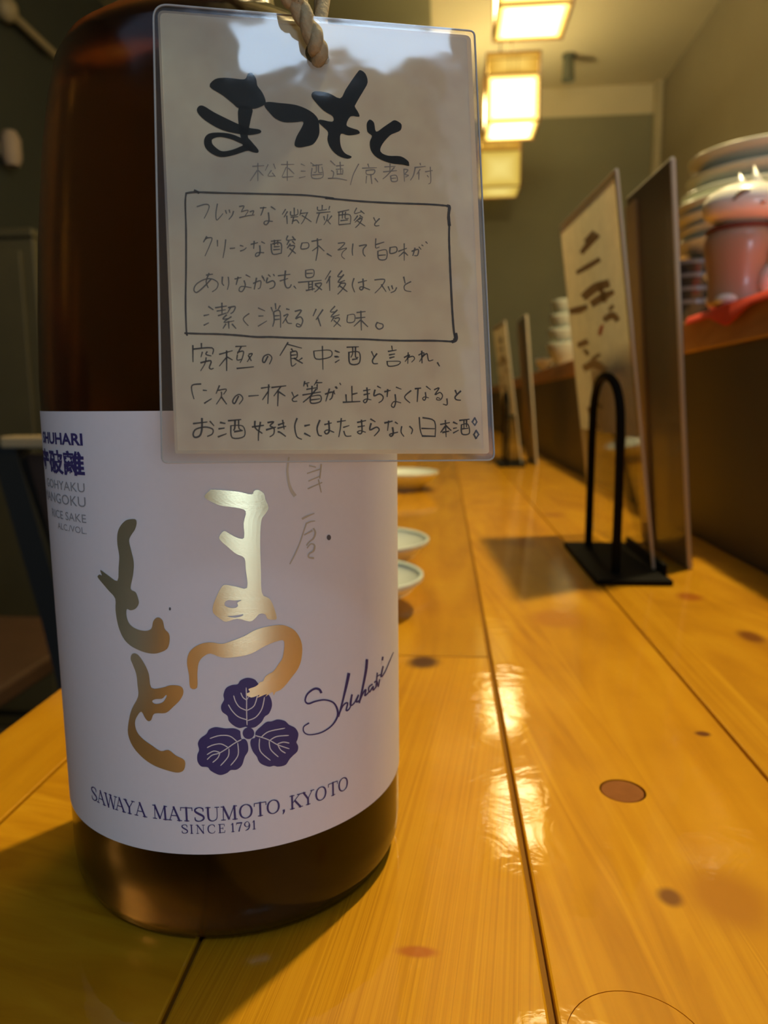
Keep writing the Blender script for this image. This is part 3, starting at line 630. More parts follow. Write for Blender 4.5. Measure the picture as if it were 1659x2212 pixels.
write('tasting_note', m_mid, (cA, 2.9, '''180,235 270,208 310,225 295,290 258,360; 400,205 385,300 392,380 430,350 462,310; 490,275 500,310; 528,270 535,300; 575,285 560,330 525,375;
 640,235 690,228 665,280; 660,290 735,275 705,330; 640,355 720,335 800,325; 755,290 795,280 780,320; 865,250 930,245; 905,240 880,310 870,330; 985,235 1030,265; 955,300 960,390 930,430 905,415 925,390 1000,395;
 1140,265 1105,320; 1160,290 1125,350; 1152,335 1160,420; 1195,290 1200,330 1270,320 1270,265; 1235,250 1235,325; 1200,350 1275,345; 1225,355 1215,410 1210,420; 1215,395 1260,380 1285,415; 1310,270 1295,330; 1300,310 1385,300; 1375,305 1340,380 1310,425; 1320,330 1380,370 1420,400'''),
 (cB, 2.9, '''28,195 26,238; -18,212 -12,245 60,238 70,232; 98,208 90,240; -25,272 105,258; 0,272 -20,330 -32,370; 42,305 50,340; 118,300 85,345; 80,285 72,335 42,385; 70,335 108,378;
 180,265 285,240; 190,272 185,385; 185,292 295,288 298,380; 190,385 295,375; 225,262 222,325; 252,262 250,322 282,322; 205,345 275,338; 360,222 340,275 402,262; 400,250 435,278; 370,300 335,345; 390,295 420,315; 395,312 345,362; 372,335 412,325 385,375 350,412; 360,342 400,370 442,398; 525,315 545,355; 580,325 535,375 545,397 578,392'''))
write('tasting_note', m_mid, (cA, 3.2, '''285,560 250,620; 280,577 340,575 320,650 265,770; 270,590 300,568; 400,600 402,665; 490,595 480,690 462,790; 540,690 590,685; 650,655 682,665; 650,717 690,702 715,680;
 765,645 840,625; 800,610 795,690; 880,615 915,635; 860,660 865,720 850,765 815,772 830,735 905,735; 985,612 1090,600; 1000,640 1090,632 1095,742; 985,642 1000,748 1095,740; 1020,600 1022,655; 1055,600 1055,650; 1015,672 1075,667; 1010,702 1080,697;
 1165,552 1155,600 1250,590; 1215,560 1245,600; 1175,610 1155,650; 1215,610 1240,640; 1190,640 1160,685; 1190,660 1240,660 1210,720 1170,778; 1185,690 1250,742; 1320,630 1310,692 1385,682 1385,630 1320,630;
 1425,612 1530,590; 1485,582 1488,700 1470,820; 1490,670 1430,715; 1500,660 1560,718; 1590,745 1640,775'''),
 (cB, 3.0, '''180,565 245,560 205,610 180,632 265,610 225,650 215,690 245,717; 325,570 318,640 322,682; 385,590 455,580 425,620 425,665 442,690; 545,520 545,608 580,600; 545,577 625,552; 565,640 575,717 645,717 648,630 565,640; 575,682 640,677;
 685,605 685,662 745,647 742,600 685,605; 765,642 845,612; 820,568 820,732; 815,652 770,692; 825,652 855,682; 895,642 955,625 950,680 920,684; 925,610 905,684; 965,600 985,625; 990,580 1005,592; 1030,550 1045,567'''))
write('tasting_note', m_mid, (cA, 3.3, '''280,977 350,967; 310,960 278,1050 300,1115; 330,1022 270,1090 180,1165 145,1140 170,1080 250,1030 335,1018 405,1060 395,1120 345,1160; 455,1000 452,1065 470,1092; 520,1000 525,1070 508,1137;
 590,1020 660,1005; 625,1000 605,1082; 710,975 755,1000; 690,1040 702,1095 670,1155 635,1147 660,1100 770,1115; 790,1067 870,1040 865,1110 840,1128; 825,1010 800,1132; 895,1000 912,1042; 885,985 892,1012; 955,975 978,995; 945,1010 935,1062 1000,1040 1025,1072 1010,1110 968,1127; 1010,970 1020,988;
 1140,932 1130,1050 1150,1112 1185,1112 1202,1080; 1060,985 1190,970; 1080,1042 1165,1015; 1232,1098 1252,1122; 1360,925 1365,1002 1440,992 1442,920 1360,925; 1370,962 1435,957; 1280,1057 1530,1035; 1390,1050 1392,1142; 1432,1045 1432,1142; 1390,1082 1428,1077; 1390,1112 1430,1107; 1365,1145 1455,1125; 1460,1075 1530,1067 1495,1130 1458,1162; 1465,1085 1535,1138'''),
 (cB, 3.2, '''108,830 55,915; 95,890 100,1022; 105,885 70,950; 218,832 178,885 222,885; 235,868 180,942 245,925; 210,945 180,990; 205,952 252,955 220,1010 178,1057; 195,975 268,1032; 335,905 318,970 340,1037; 375,945 458,925; 420,910 425,990 405,1017 388,1000 410,985 488,1015;
 535,920 632,915 600,980 538,1047; 600,965 645,1032; 665,985 682,1022; 700,975 710,1007; 745,995 730,1025 692,1042; 815,892 830,952; 885,935 825,972 830,1020 888,1032'''))
write('tasting_note', m_mid, (cA, 3.3, '''305,1320 355,1355; 255,1417 310,1407; 255,1522 305,1497; 380,1332 500,1315; 395,1367 490,1355; 450,1282 450,1400; 410,1417 500,1390; 520,1332 592,1320 575,1372 545,1397; 545,1330 508,1392; 500,1410 460,1455 520,1450; 550,1430 470,1492 582,1475; 520,1482 525,1557; 490,1510 462,1557; 560,1510 602,1557;
 745,1395 680,1455 737,1527; 845,1335 917,1367; 850,1422 900,1422; 843,1532 937,1475; 1030,1288 1035,1350; 985,1330 1002,1372; 1080,1310 1055,1357; 1010,1380 1018,1470 1000,1535; 1015,1377 1080,1370 1087,1547; 1020,1422 1075,1417; 1020,1462 1075,1457; 1150,1345 1182,1352; 1120,1422 1170,1405 1108,1502; 1140,1450 1165,1497 1207,1502; 1245,1372 1312,1360 1250,1452 1300,1430 1327,1472 1300,1537 1258,1530 1265,1505 1302,1522;
 1470,1348 1438,1422; 1545,1355 1470,1462; 1490,1440 1522,1532'''),
 (cB, 3.2, '''148,1175 105,1227 162,1225; 172,1210 112,1277 192,1255; 140,1280 113,1322; 150,1292 187,1285 190,1310 138,1372; 140,1310 207,1367; 275,1260 270,1327 337,1322 337,1255 275,1260; 362,1235 445,1225; 355,1290 442,1280; 400,1222 406,1407; 395,1310 335,1367; 408,1315 467,1372; 560,1330 545,1365 572,1397 612,1380 612,1350 582,1340 560,1330'''))
write('serving_note', m_pen, (cC, 3.4, '''130,130 130,302; 130,167 332,155 337,220; 220,108 222,160; 230,200 215,252; 280,195 268,225 322,240; 215,312 320,290 305,360 320,377 347,370; 270,258 258,320 213,397; 410,222 547,185; 485,185 487,397; 480,260 408,347; 490,250 547,282; 580,140 692,135; 640,142 600,217; 600,202 662,190 650,262 628,312; 600,230 597,282 652,270; 720,222 757,215 730,262 703,302; 715,235 747,292; 595,372 772,355;
 920,245 885,307 865,290 880,245 930,225 962,260 938,327; 1132,98 1048,237; 1125,115 1277,157; 1168,165 1188,192; 1160,205 1167,332 1190,342 1218,318; 1160,200 1222,190 1225,257 1170,267; 1165,232 1220,227; 1200,265 1240,290 1287,317; 1282,260 1250,285; 1405,190 1430,272 1582,250 1577,180 1405,190; 1495,138 1502,382; 1628,185 1655,200; 1625,245 1655,242'''),
 (cD, 3.3, '''30,180 62,190; 20,237 55,235; 18,292 60,265; 135,140 252,135; 155,190 165,302 257,297 257,190 155,190; 192,140 192,200 175,240; 222,140 222,235 247,240; 190,262 240,255; 380,183 405,235; 432,205 390,265 400,302 442,302; 580,128 587,165; 545,182 627,167; 555,217 612,205; 560,247 607,235; 535,280 550,327 640,317 662,280 535,280;
 745,193 740,302; 705,242 760,215 715,282; 735,245 790,230 807,255 780,287; 880,178 882,297; 850,217 905,195 858,282; 880,242 930,202 940,250 952,277 992,265; 1035,293 1057,327'''))
write('serving_note', m_pen, (cC, 3.4, '''215,535 125,547 120,620 142,692; 240,600 277,605; 253,737 327,690; 410,553 375,637; 400,602 482,590 455,642; 430,620 430,670 378,747; 430,670 487,747; 610,665 570,742 550,715 580,665 625,645 657,690 618,747; 720,662 822,655; 850,580 942,565; 930,543 920,742; 920,620 863,702; 960,572 1112,555; 1060,560 985,662; 1030,600 1025,767; 1040,620 1102,662; 1175,623 1195,672; 1237,650 1180,690 1190,717 1227,715;
 1310,508 1298,560; 1310,532 1357,520; 1335,540 1340,567; 1440,493 1410,547; 1430,522 1492,520; 1440,540 1440,592; 1330,592 1432,575; 1385,558 1385,640; 1288,652 1477,620; 1430,590 1370,662 1293,727; 1370,665 1375,737 1472,722 1472,655 1370,665; 1375,702 1467,692; 1525,642 1602,620 1595,680 1572,702; 1570,588 1530,717; 1612,612 1625,642; 1640,565 1652,582'''),
 (cD, 3.4, '''0,580 10,572; 20,535 30,552; 65,498 75,515; 185,528 187,682; 190,607 237,595; 125,613 130,682; 98,687 267,680; 300,572 367,560; 305,612 362,600; 335,543 340,650 320,692 298,675 325,655 377,662; 440,528 472,547; 415,565 405,622 460,605 497,632 485,670 453,692;
 510,582 567,570; 542,560 535,632; 625,538 677,557; 615,610 620,680 603,737 578,720 605,680 672,692; 772,573 708,635 762,692; 815,552 872,545; 842,550 835,682; 925,528 967,562; 915,590 920,640 905,667 888,650 905,635 947,642; 1005,562 1052,545 1010,612 1060,590 1087,622 1065,662 1028,660 1035,640 1062,652; 1130,653 1132,712 1093,705; 1213,568 1232,612; 1267,575 1213,632 1225,662 1267,667'''))
write('serving_note', m_pen, (cC, 3.9, '''135,952 282,935; 225,898 225,1020 200,1082 150,1097 133,1060 165,1010 260,990 337,1010 335,1060 283,1087; 310,928 352,977; 420,940 472,950; 405,1007 462,1000; 398,1092 482,1060; 505,922 637,910; 530,975 545,1102 672,1087 657,980 530,975; 575,915 572,1000 558,1022; 612,915 615,1000 642,1022; 570,1037 652,1027;
 785,928 790,1000 862,1055; 842,938 822,1050 820,1132; 758,987 877,970; 920,942 982,935 945,975 985,1000 982,1060 943,1092; 905,1017 1002,990; 1030,967 1092,945; 1025,1002 1112,980; 1075,918 1092,1012; 1028,1040 1052,1047 1107,1087; 1227,898 1205,980 1225,1087 1277,1117; 1310,977 1362,965; 1308,1055 1367,1087; 1467,918 1440,1000 1455,1072 1487,1082; 1518,962 1592,945; 1560,928 1567,1030 1540,1062 1518,1040 1550,1020 1617,1045'''),
 (cD, 3.7, '''40,882 122,870; 80,848 70,950 53,1032; 100,937 157,920; 105,975 125,1022 177,1022; 240,887 322,870; 245,932 312,920; 280,863 285,975 265,1002 238,985 270,970 322,987; 370,855 417,882; 375,900 365,962 430,935 457,965 408,1022; 510,892 587,875; 550,873 540,970; 615,885 640,902; 590,940 597,1000 575,1027 563,1005 642,985; 680,928 675,985 702,1027; 760,928 787,960 775,1002;
 855,838 865,960 885,1022; 890,842 1007,875 1012,1032; 880,947 1007,950; 885,1022 1017,1027; 1065,907 1157,890; 1115,868 1122,1032; 1110,930 1068,987; 1120,920 1172,967; 1088,987 1152,975; 1195,885 1232,902; 1195,947 1227,940; 1195,992 1247,965; 1255,867 1352,855; 1275,912 1280,1002 1352,997 1337,905 1275,912; 1300,865 1300,942; 1325,865 1325,932; 1285,952 1342,945''') ,
 (cD, 4.2, '1405,842 1427,880; 1427,880 1410,917; 1410,917 1383,885; 1383,885 1405,842; 1420,968 1447,1005; 1447,1005 1420,1047; 1420,1047 1398,1010; 1398,1010 1420,968'))
# hand drawn box
bm = bmesh.new(); f = on_card(.00006)
for c, w, txt in ((cA, 4.2, '70,88 160,78 400,85 800,95 1200,105 1400,115 1659,145'), (cA, 5, '150,60 175,70 200,85'), (cA, 4.0, '62,85 52,200 60,500 60,900 55,1300 65,1600 75,1625'),
                  (cB, 4.2, '60,128 200,140 400,158 700,175 1000,185 1130,192 1240,202'), (cB, 6.5, '1240,202 1258,215 1250,300 1258,390'), (cB, 4.6, '1258,380 1255,500 1262,720 1270,900 1285,1200 1300,1400 1312,1480 1300,1495'),
                  (cC, 4.3, '45,0 200,6 400,10 600,22 800,40 950,40 1200,50 1659,60'), (cD, 4.2, '0,56 300,60 500,70 700,75 1000,75 1190,84'), (cD, 7, '1185,84 1215,72 1225,40 1218,5')):
    pts = catmull([c(p) for p in S(txt)[0]], 6)
    ribbon(bm, [(p[0], p[1], w*random.uniform(.9, 1.1)) for p in pts], w, f)
link('box_outline', bm, m_pen, tagc)
# ------------------------------------------------------------------ twine
m_twine = pbr('straw twine', (.43, .33, .17), .85, noise=.3, nscale=900, bump=.4)
def spline(P, sub=14): return [np.array(q) for q in catmull([tuple(p) for p in P], sub)]
def ply(bm, P, rr, turns, sep):
    n = len(P)
    for ph in (0, math.pi):
        out = []
        for i, p in enumerate(P):
            tt = P[min(i+1, n-1)]-P[max(i-1, 0)]; tt = tt/np.linalg.norm(tt); a = np.cross(tt, [.3, 1, .2]); a /= np.linalg.norm(a); b_ = np.cross(tt, a)
            an = ph+turns*2*math.pi*i/(n-1); out.append(p+(a*math.cos(an)+b_*math.sin(an))*sep)
        tube(bm, out, rr, 10)
tw = empty('twine', (BXC, BYC, .245), 'straw coloured twine threaded through the tag hole and tied round the bottle neck', 'twine')
neck = np.array([BXC, BYC, .232])
A1 = [card(694, 131, -.0012), card(687, 122, .0009), card(680, 108, .0021), card(662, 72, .0024), card(641, 35, .0026), card(618, -5, .0030), np.array([-.030, .138, .195]), np.array([-.040, .150, .212]), neck+[.003, -.0148, 0]]
bm = bmesh.new(); ply(bm, spline(A1), .0011, 3.5, .0006); link('front_strand', bm, m_twine, tw, True)
A2 = [card(690, 128, .0006), card(690, 114, -.0016), card(683, 62, -.0026), card(673, 20, -.003), card(655, -40, -.004), np.array([-.028, .150, .215]), neck+[.008, -.0125, .002]]
bm = bmesh.new(); ply(bm, spline(A2), .001, 3.5, .0006); link('rear_strand', bm, m_twine, tw, True)
A3 = [card(700, 110, -.003), card(718, 56, -.0042), card(712, 25, -.0055), card(700, -10, -.007), np.array([-.024, .158, .212]), neck+[.0125, -.008, .003]]
bm = bmesh.new(); ply(bm, spline(A3), .0012, 3, .0006); link('rear_strand', bm, m_twine, tw, True)
bm = bmesh.new(); ring = [neck+np.array([.0142*math.cos(a), .0142*math.sin(a), .002*math.sin(a)]) for a in np.linspace(0, 2*math.pi, 60)]
ply(bm, ring, .0008, 9, .0006); link('neck_loop', bm, m_twine, tw, True)
# ------------------------------------------------------------------ menu stands
m_blk = pbr('black steel', (.009, .008, .006), .7, spec=.08); m_acr = glossy_film('clear acrylic', (.97, .97, .93), .035, (.6, .55, .42), .05)
m_menu = paper('menu paper', (.72, .63, .40), .66, .03); m_ink2 = pbr('menu brush print', (.36, .30, .19), .8); m_redp = pbr('menu red print', (.50, .12, .04), .8)
m_cover = pbr('brown menu cover', (.13, .09, .062), .4, noise=.15, nscale=30, coat=.4); m_pages = pbr('menu pages', (.48, .38, .25), .8); m_bord = pbr('clear vinyl border', (.62, .55, .38), .45)
def panel_axes(BR, TR, TL, BL):
    BR, TR, TL, BL = [np.array(p, float) for p in (BR, TR, TL, BL)]
    nn = np.cross(TR-BR, BL-BR); nn /= np.linalg.norm(nn)
    if nn[0] > 0: nn = -nn
    return BR, TR, TL, BL, nn
def sheet(pts, nn, o0, o1):
    bm = bmesh.new(); a = [bm.verts.new(p+nn*o1) for p in pts]; b_ = [bm.verts.new(p+nn*o0) for p in pts]
    bm.faces.new(a); bm.faces.new(b_[::-1])
    for i in range(4): bm.faces.new((a[i], b_[i], b_[(i+1) % 4], a[(i+1) % 4]))
    bmesh.ops.recalc_face_normals(bm, faces=bm.faces); return bm
G_ST, G_MC, G_MF = 'black steel menu stands along the counter', 'printed menu cards in acrylic on the counter', 'brown menu folders behind the menu cards'
st = empty('menu_stand', (.11, .487, 0), 'black steel menu stand nearest the camera, base and hoop on the counter', 'stand', G_ST)
link('base_plate', box(.089, .1332, .427, .547, .0002, .0035, .0008), m_blk, st)
bm = bmesh.new(); hp = [(.1045, .533, .003), (.1045, .533, .06), (.1045, .532, .095), (.1042, .526, .110), (.1035, .512, .1195), (.103, .490, .123), (.1035, .468, .1195), (.1042, .455, .110), (.1045, .449, .095), (.1045, .447, .06), (.1045, .447, .003)]
tube(bm, catmull(hp, 5), .0028, 12); link('hoop', bm, m_blk, st, True)
link('back_stop', box(.1312, .1332, .44, .535, .0035, .010, .0005), m_blk, st)
BR, TR, TL, BL, nn = panel_axes((.1290, .4535, .0045), (.0978, .4535, .2385), (.0890, .600, .2408), (.1200, .598, .0045))
mc = empty('menu_card', (.125, .52, .0045), 'pale menu sheet in clear acrylic leaning in the near menu stand', 'menu', G_MC)
link('acrylic_panel', sheet((BR, TR, TL, BL), nn, -.001, .001), m_acr, mc)
def pq(u, v): return (BR*(1-u)+BL*u)*(1-v)+(TR*(1-u)+TL*u)*v
bm = bmesh.new(); bm.faces.new([bm.verts.new(p+nn*.0013) for p in (pq(.012, .345), pq(.012, .985), pq(.985, .985), pq(.985, .345))]); link('paper_sheet', bm, m_menu, mc)
bm = bmesh.new()
for e0, e1 in ((BR, TR), (TR, TL), (TL, BL)): tube(bm, [e0, e1], .0011, 8)
link('panel_edge', bm, m_bord, mc)
def on_panel(off):
    def g(q):
        d = ray(*q); tt = ((BR-CAM)@nn)/(d@nn); return CAM+d*tt+nn*off
    return g
bm = bmesh.new(); f = on_panel(.0017)
for s in S('1262,545,10 1278,525,14 1296,508,12; 1270,520,8 1288,500,8; 1252,588,9 1275,575,12 1300,560,10; 1268,640,18 1290,622,20 1318,612,18; 1285,655,16 1310,640,18 1330,630,10; 1300,610,10 1312,650,10; 1238,672,13 1258,668,16 1272,662,10; 1312,690,12 1328,680,16 1340,690,12; 1322,668,8 1330,660,8; 1255,745,12 1272,738,14; 1268,755,9 1275,765,9; 1268,795,15 1290,785,18 1312,800,14; 1285,775,8 1300,765,8; 1278,880,10 1285,905,12 1295,925,10; 1290,865,7 1305,880,7'):
    ribbon(bm, catmull(s, 4), 8, f)
link('brush_lettering', bm, m_ink2, mc)
bm = bmesh.new()
for s in S('1301,722,7 1304,709,8 1307,702,5'): ribbon(bm, catmull(s, 4), 6, f)
link('red_lettering', bm, m_redp, mc)
BR2, TR2, TL2, BL2, n2 = panel_axes((.1556, .4735, .0003), (.1330, .4735, .2491), (.1300, .566, .2510), (.1526, .566, .0003))
mf = empty('menu_folder', (.155, .52, 0), 'dark brown menu folder standing upright behind the near menu card', 'menu', G_MF)
link('cover', sheet((BR2, TR2, TL2, BL2), n2, -.0035, 0), m_cover, mf)
def pq2(u, v): return (BR2*(1-u)+BL2*u)*(1-v)+(TR2*(1-u)+TL2*u)*v
link('pages', sheet((pq2(.72, .01), pq2(.72, .975), pq2(.97, .975), pq2(.97, .01)), n2, .0002, .0022), m_pages, mf)
bm = bmesh.new()
for e0, e1 in ((BR2, TR2), (TR2, TL2), (TL2, BL2)): tube(bm, [e0-n2*.0015, e1-n2*.0015], .0016, 8)
link('vinyl_border', bm, m_bord, mf)
D2 = (0.0, .79, 0)
o = copy_tree(st, D2); o['label'] = 'black steel menu stand farther down the counter, beside the tag edge'
o = copy_tree(mc, D2); o['label'] = 'farther menu card in acrylic, just right of the hanging tag'
o = copy_tree(mf, D2); o['label'] = 'farther dark menu folder, left of the white bowl on the ledge'
# ------------------------------------------------------------------ dishes and chopsticks on the counter
m_por = pbr('white porcelain', (.72, .76, .66), .18, spec=.6, coat=.3)
def dish(x, y, r, h, label, group='small white dishes on the counter', z=0.):
    D = empty('small_dish', (x, y, z), label, 'dish', group)
    k = r; pr = [(0, z+.003), (k*.5, z+.003), (k*.5, z+.0003), (k*.56, z+.0003), (k*.60, z+.005), (k*.86, z+h*.6), (k*.99, z+h-.001), (k, z+h), (k*.97, z+h+.0005), (k*.93, z+h-.002), (k*.80, z+h*.60+.002), (k*.55, z+.008), (0, z+.007)]
    link('body', lathe(bmesh.new(), pr, 64, x, y), m_por, D, True)
    link('rim', lathe(bmesh.new(), [(k*.955, z+h-.0003), (k*1.004, z+h-.001), (k*1.004, z+h+.0008), (k*.985, z+h+.0013), (k*.955, z+h+.0006), (k*.955, z+h-.0003)], 64, x, y), pbr('rim glaze', (.66, .72, .62), .2), D, True)
dish(-.0535, .372, .0425, .018, 'nearer small white dish peeking out right of the bottle label')
dish(-.056, .463, .046, .020, 'second small white dish behind the nearer one, right of the bottle')
dish(-.054, .905, .046, .022, 'farthest small white dish, just under the bottom edge of the tag')
m_chop = pbr('pale chopstick', (.70, .55, .25), .5)
for i, (x0, y0, x1, y1) in enumerate(((-.046, .672, -.25+.12, .66), (-.048, .690, -.25+.12, .674))):
    bm = bmesh.new(); tube(bm, [(x0, y0, .0042), (x1, y1, .0046)], [.0026, .0036], 10)
    tag(link('chopstick', bm, m_chop), 'pale wooden chopstick lying behind the small white dishes', 'chopstick', 'pair of chopsticks')
# ------------------------------------------------------------------ things on the ledge
LT = .172
m_pl_ = pbr('cream glazed plate', (.66, .69, .54), .22, spec=.5, coat=.3)
def plate(x, y, z, r, h, label, group, m=m_pl_, cat='plate', nm='round_plate'):
    D = empty(nm, (x, y, z), label, cat, group)
    pr = [(0, z+.002), (r*.42, z+.002), (r*.44, z), (r*.5, z), (r*.54, z+.004), (r*.80, z+h*.45), (r*.985, z+h-.004), (r, z+h-.001), (r*.985, z+h), (r*.93, z+h-.004), (r*.76, z+h*.5+.002), (r*.48, z+.007), (0, z+.006)]
    link('body', lathe(bmesh.new(), pr, 72, x, y), m, D, True); return D
PY = .75; PX = at_y(1652, 340, PY)[0]
zr = [.2, .222]+[at_y(x, y, PY)[2] for x, y in ((1465, 530), (1468, 500), (1470, 474), (1470, 448), (1464, 424), (1475, 388), (1490, 345))]
names = ['lowest cream plate of the tall stack on the ledge', 'second cream plate from the bottom of the tall stack', 'third cream plate from the bottom of the tall stack', 'cream plate in the middle of the tall stack, above the dark cups', 'fifth cream plate up in the tall stack', 'sixth cream plate up in the tall stack', 'third cream plate from the top of the tall stack', 'second cream plate from the top of the tall stack', 'topmost cream plate of the tall stack on the ledge']
for z, nm in zip(zr, names):
    h = .024 if z > .3 else .026
    if z == zr[0]: plate(PX, PY, LT, .07, .028, nm, 'tall stack of cream plates')
    else: plate(PX+random.uniform(-.004, .004), PY, z-h, .068 if z > .29 else .0745, h, nm, 'tall stack of cream plates')
m_cup = pbr('black lacquer', (.03, .028, .024), .22, spec=.6, coat=.5)
cx_, cy_ = .2325, .735
for i, nm in enumerate(('bottom dark cup of the short stack behind the red cloth', 'second dark cup from the bottom of the short stack', 'third dark cup of the short stack behind the red cloth', 'top dark cup of the short stack, under the cream plate rims')):
    z = LT+i*.0119
    D = empty('stacking_cup', (cx_, cy_, z), nm, 'cup', 'short stack of dark cups')
    r = .0222
    pr = [(0, z+.001), (r*.55, z+.001), (r*.60, z), (r*.66, z+.001), (r*.86, z+.010), (r*.96, z+.022), (r, z+.0255), (r*.975, z+.0265), (r*.94, z+.024), (r*.84, z+.012), (r*.6, z+.004), (0, z+.003)]
    link('body', lathe(bmesh.new(), pr, 48, cx_, cy_), m_cup, D, True)
    link('rim', lathe(bmesh.new(), [(r*.95, z+.0235), (r*1.01, z+.0235), (r*1.01, z+.027), (r*.95, z+.027), (r*.95, z+.0235)], 48, cx_, cy_), pbr('grey rim', (.20, .20, .19), .2, spec=.7), D, True)
# red cloth hanging over the ledge edge
m_red = pbr('red cloth', (.90, .09, .05), .7, noise=.12, nscale=200, bump=.2)
bm = bmesh.new(); nu, nv = 26, 18; grid = []
for i in range(nu+1):
    u = i/nu; y = .440+u*.185; row = []
    for j in range(nv+1):
        v = j/nv; x = .262+(.1955-.262)*min(1, v/.72)
        z = LT+.0014+.0012*math.sin(u*17+v*3)**2
        if v > .72: z = LT+.0015-(v-.72)/.28*(.006+.010*max(0, 1-abs(u-.52)/.2)); x = .1955-.0022*math.sin((v-.72)/.28*math.pi/2)
        row.append(bm.verts.new((x, y, z)))
    grid.append(row)
for i in range(nu):
    for j in range(nv): bm.faces.new((grid[i][j], grid[i+1][j], grid[i+1][j+1], grid[i][j+1]))
bmesh.ops.recalc_face_normals(bm, faces=bm.faces)
bmesh.ops.solidify(bm, geom=bm.faces[:], thickness=.0012)
tag(link('red_cloth', bm, m_red, None, True), 'small red cloth under the white cat figurine, hanging over the ledge edge', 'cloth')
# white cat figurine
m_cer = pbr('white ceramic', (.90, .86, .72), .3, spec=.5, coat=.3); m_cer_shade = pbr('shaded white ceramic', (.50, .32, .20), .35, coat=.3)  # body colour holds shade and pink bounce from the red cloth
fy = .575; hp_ = at_y(1614, 447, fy-.004); fx, fz = hp_[0]-.002, LT+.0035; KS = (hp_[2]-fz)/.0865
cat_ = empty('cat_figurine', (fx, fy, fz), 'small white ceramic cat figurine with gold bell standing on the red cloth', 'figurine')
def ell(bm, c, r, rot=None, seg=32, rings=20):
    g = bmesh.ops.create_uvsphere(bm, u_segments=seg, v_segments=rings, radius=1)['verts']
    M = Matrix.Diagonal((*r, 1)); M = (rot.to_4x4() if rot else Matrix.Identity(4)) @ M
    for v in g: v.co = (M @ v.co)+Vector(c)
    return g
bm = bmesh.new()
lathe(bm, [(0, fz), (.0185, fz), (.0205, fz+.003*KS), (.0198, fz+.012*KS), (.0205, fz+.026*KS), (.0228, fz+.040*KS), (.0245, fz+.052*KS), (.0242, fz+.060*KS), (.021, fz+.068*KS), (.014, fz+.073*KS), (0, fz+.074*KS)], 48, fx, fy)
link('body', bm, m_cer_shade, cat_, True)
hc = Vector((fx+.002, fy-.004, hp_[2]))
bm = bmesh.new(); ell(bm, hc, (.0305, .025, .0165)); bmesh.ops.remove_doubles(bm, verts=bm.verts, dist=1e-6)
for v in bm.verts:
    if v.co.z < hc.z-.005: v.co.z = hc.z-.005+(v.co.z-hc.z+.004)*.75
head = link('head', bm, m_cer, cat_, True)
for ex, lean, hh in ((-.0060, -.10, .0105), (.0045, -.15, .0155)):
    bm = bmesh.new(); e0 = hc+Vector((ex, -.008, .0105)); n_ = 20; tip = e0+Vector((lean*.02-.002, -.001, hh)); base = []
    for k in range(n_):
        a = 2*math.pi*k/n_; base.append(bm.verts.new(e0+Vector((.0075*math.cos(a), .0045*math.sin(a), -.002))))
    midr = [bm.verts.new(Vector(b_.co)*.5+(e0.lerp(tip, .55))*.5+Vector((0, 0, .0006))) for b_ in base]
    tv = bm.verts.new(tip)
    for k in range(n_):
        j = (k+1) % n_; bm.faces.new((base[k], base[j], midr[j], midr[k])); bm.faces.new((midr[k], midr[j], tv))
    bm.faces.new(base[::-1]); bmesh.ops.recalc_face_normals(bm, faces=bm.faces)
    link('ear', bm, m_cer, head, True)
m_eye = pbr('painted eye', (.16, .11, .05), .5)
for s_, ex in ((1, -.0125), (1, .0125)):
    bm = bmesh.new(); ps = []
    for k in range(9):
        u = k/8; x = ex+(u-.5)*.010; z = .001+.0055*(u-.2)*(1 if ex < 0 else -1)+.002*math.sin(u*math.pi)
        yy = -.025*math.sqrt(max(.05, 1-(x/.0305)**2-(z/.0165)**2))-.0003
        ps.append(hc+Vector((x, yy, z)))
    tube(bm, ps, [.0006, .0010, .0014, .0017, .0019, .0018, .0014, .0009, .0005], 8); link('eye', bm, m_eye, head, True)
bm = bmesh.new(); ell(bm, hc+Vector((.001, -.0255, -.003)), (.0017, .0012, .0012), seg=16, rings=10); link('nose', bm, pbr('pink nose', (.5, .2, .15), .5), head, True)
m_bell = pbr('gold bell', (.62, .42, .12), .3, .8)
bm = bmesh.new(); ell(bm, (fx+.0185, fy-.0205, fz+.0665*KS), (.0055, .0055, .0055), seg=20, rings=14); link('bell', bm, m_bell, cat_, True)
bm = bmesh.new(); tube(bm, [(fx+.0225*math.cos(a), fy+.0225*math.sin(a), fz+.0672*KS) for a in np.linspace(0, 2*math.pi, 50)], .0016, 8); link('collar', bm, pbr('dark red collar', (.16, .04, .02), .6), cat_, True)
bm = bmesh.new(); ell(bm, (fx+.014, fy-.0185, fz+.022*KS), (.0065, .007, .0105), Matrix.Rotation(.4, 3, 'Y')); link('paw', bm, m_cer, cat_, True)
bm = bmesh.new(); ell(bm, (fx-.013, fy-.015, fz+.004*KS), (.0075, .008, .0042)); link('foot', bm, m_cer, cat_, True)
bm = bmesh.new(); ell(bm, (fx+.012, fy-.018, fz+.004*KS), (.0075, .008, .0042)); link('foot', bm, m_cer, cat_, True)
bm = bmesh.new(); lathe(bm, [(0, fz+.038*KS), (.007, fz+.038*KS), (.0075, fz+.0385*KS), (.0075, fz+.040*KS), (0, fz+.0405*KS)], 24, 0, 0)
for v in bm.verts:
    z = v.co.z-(fz+.039*KS); v.co = Vector((fx+.019+v.co.x*.8, fy-.022-z, fz+.043*KS+v.co.y*1.3))
link('gold_coin', bm, m_bell, cat_, True)
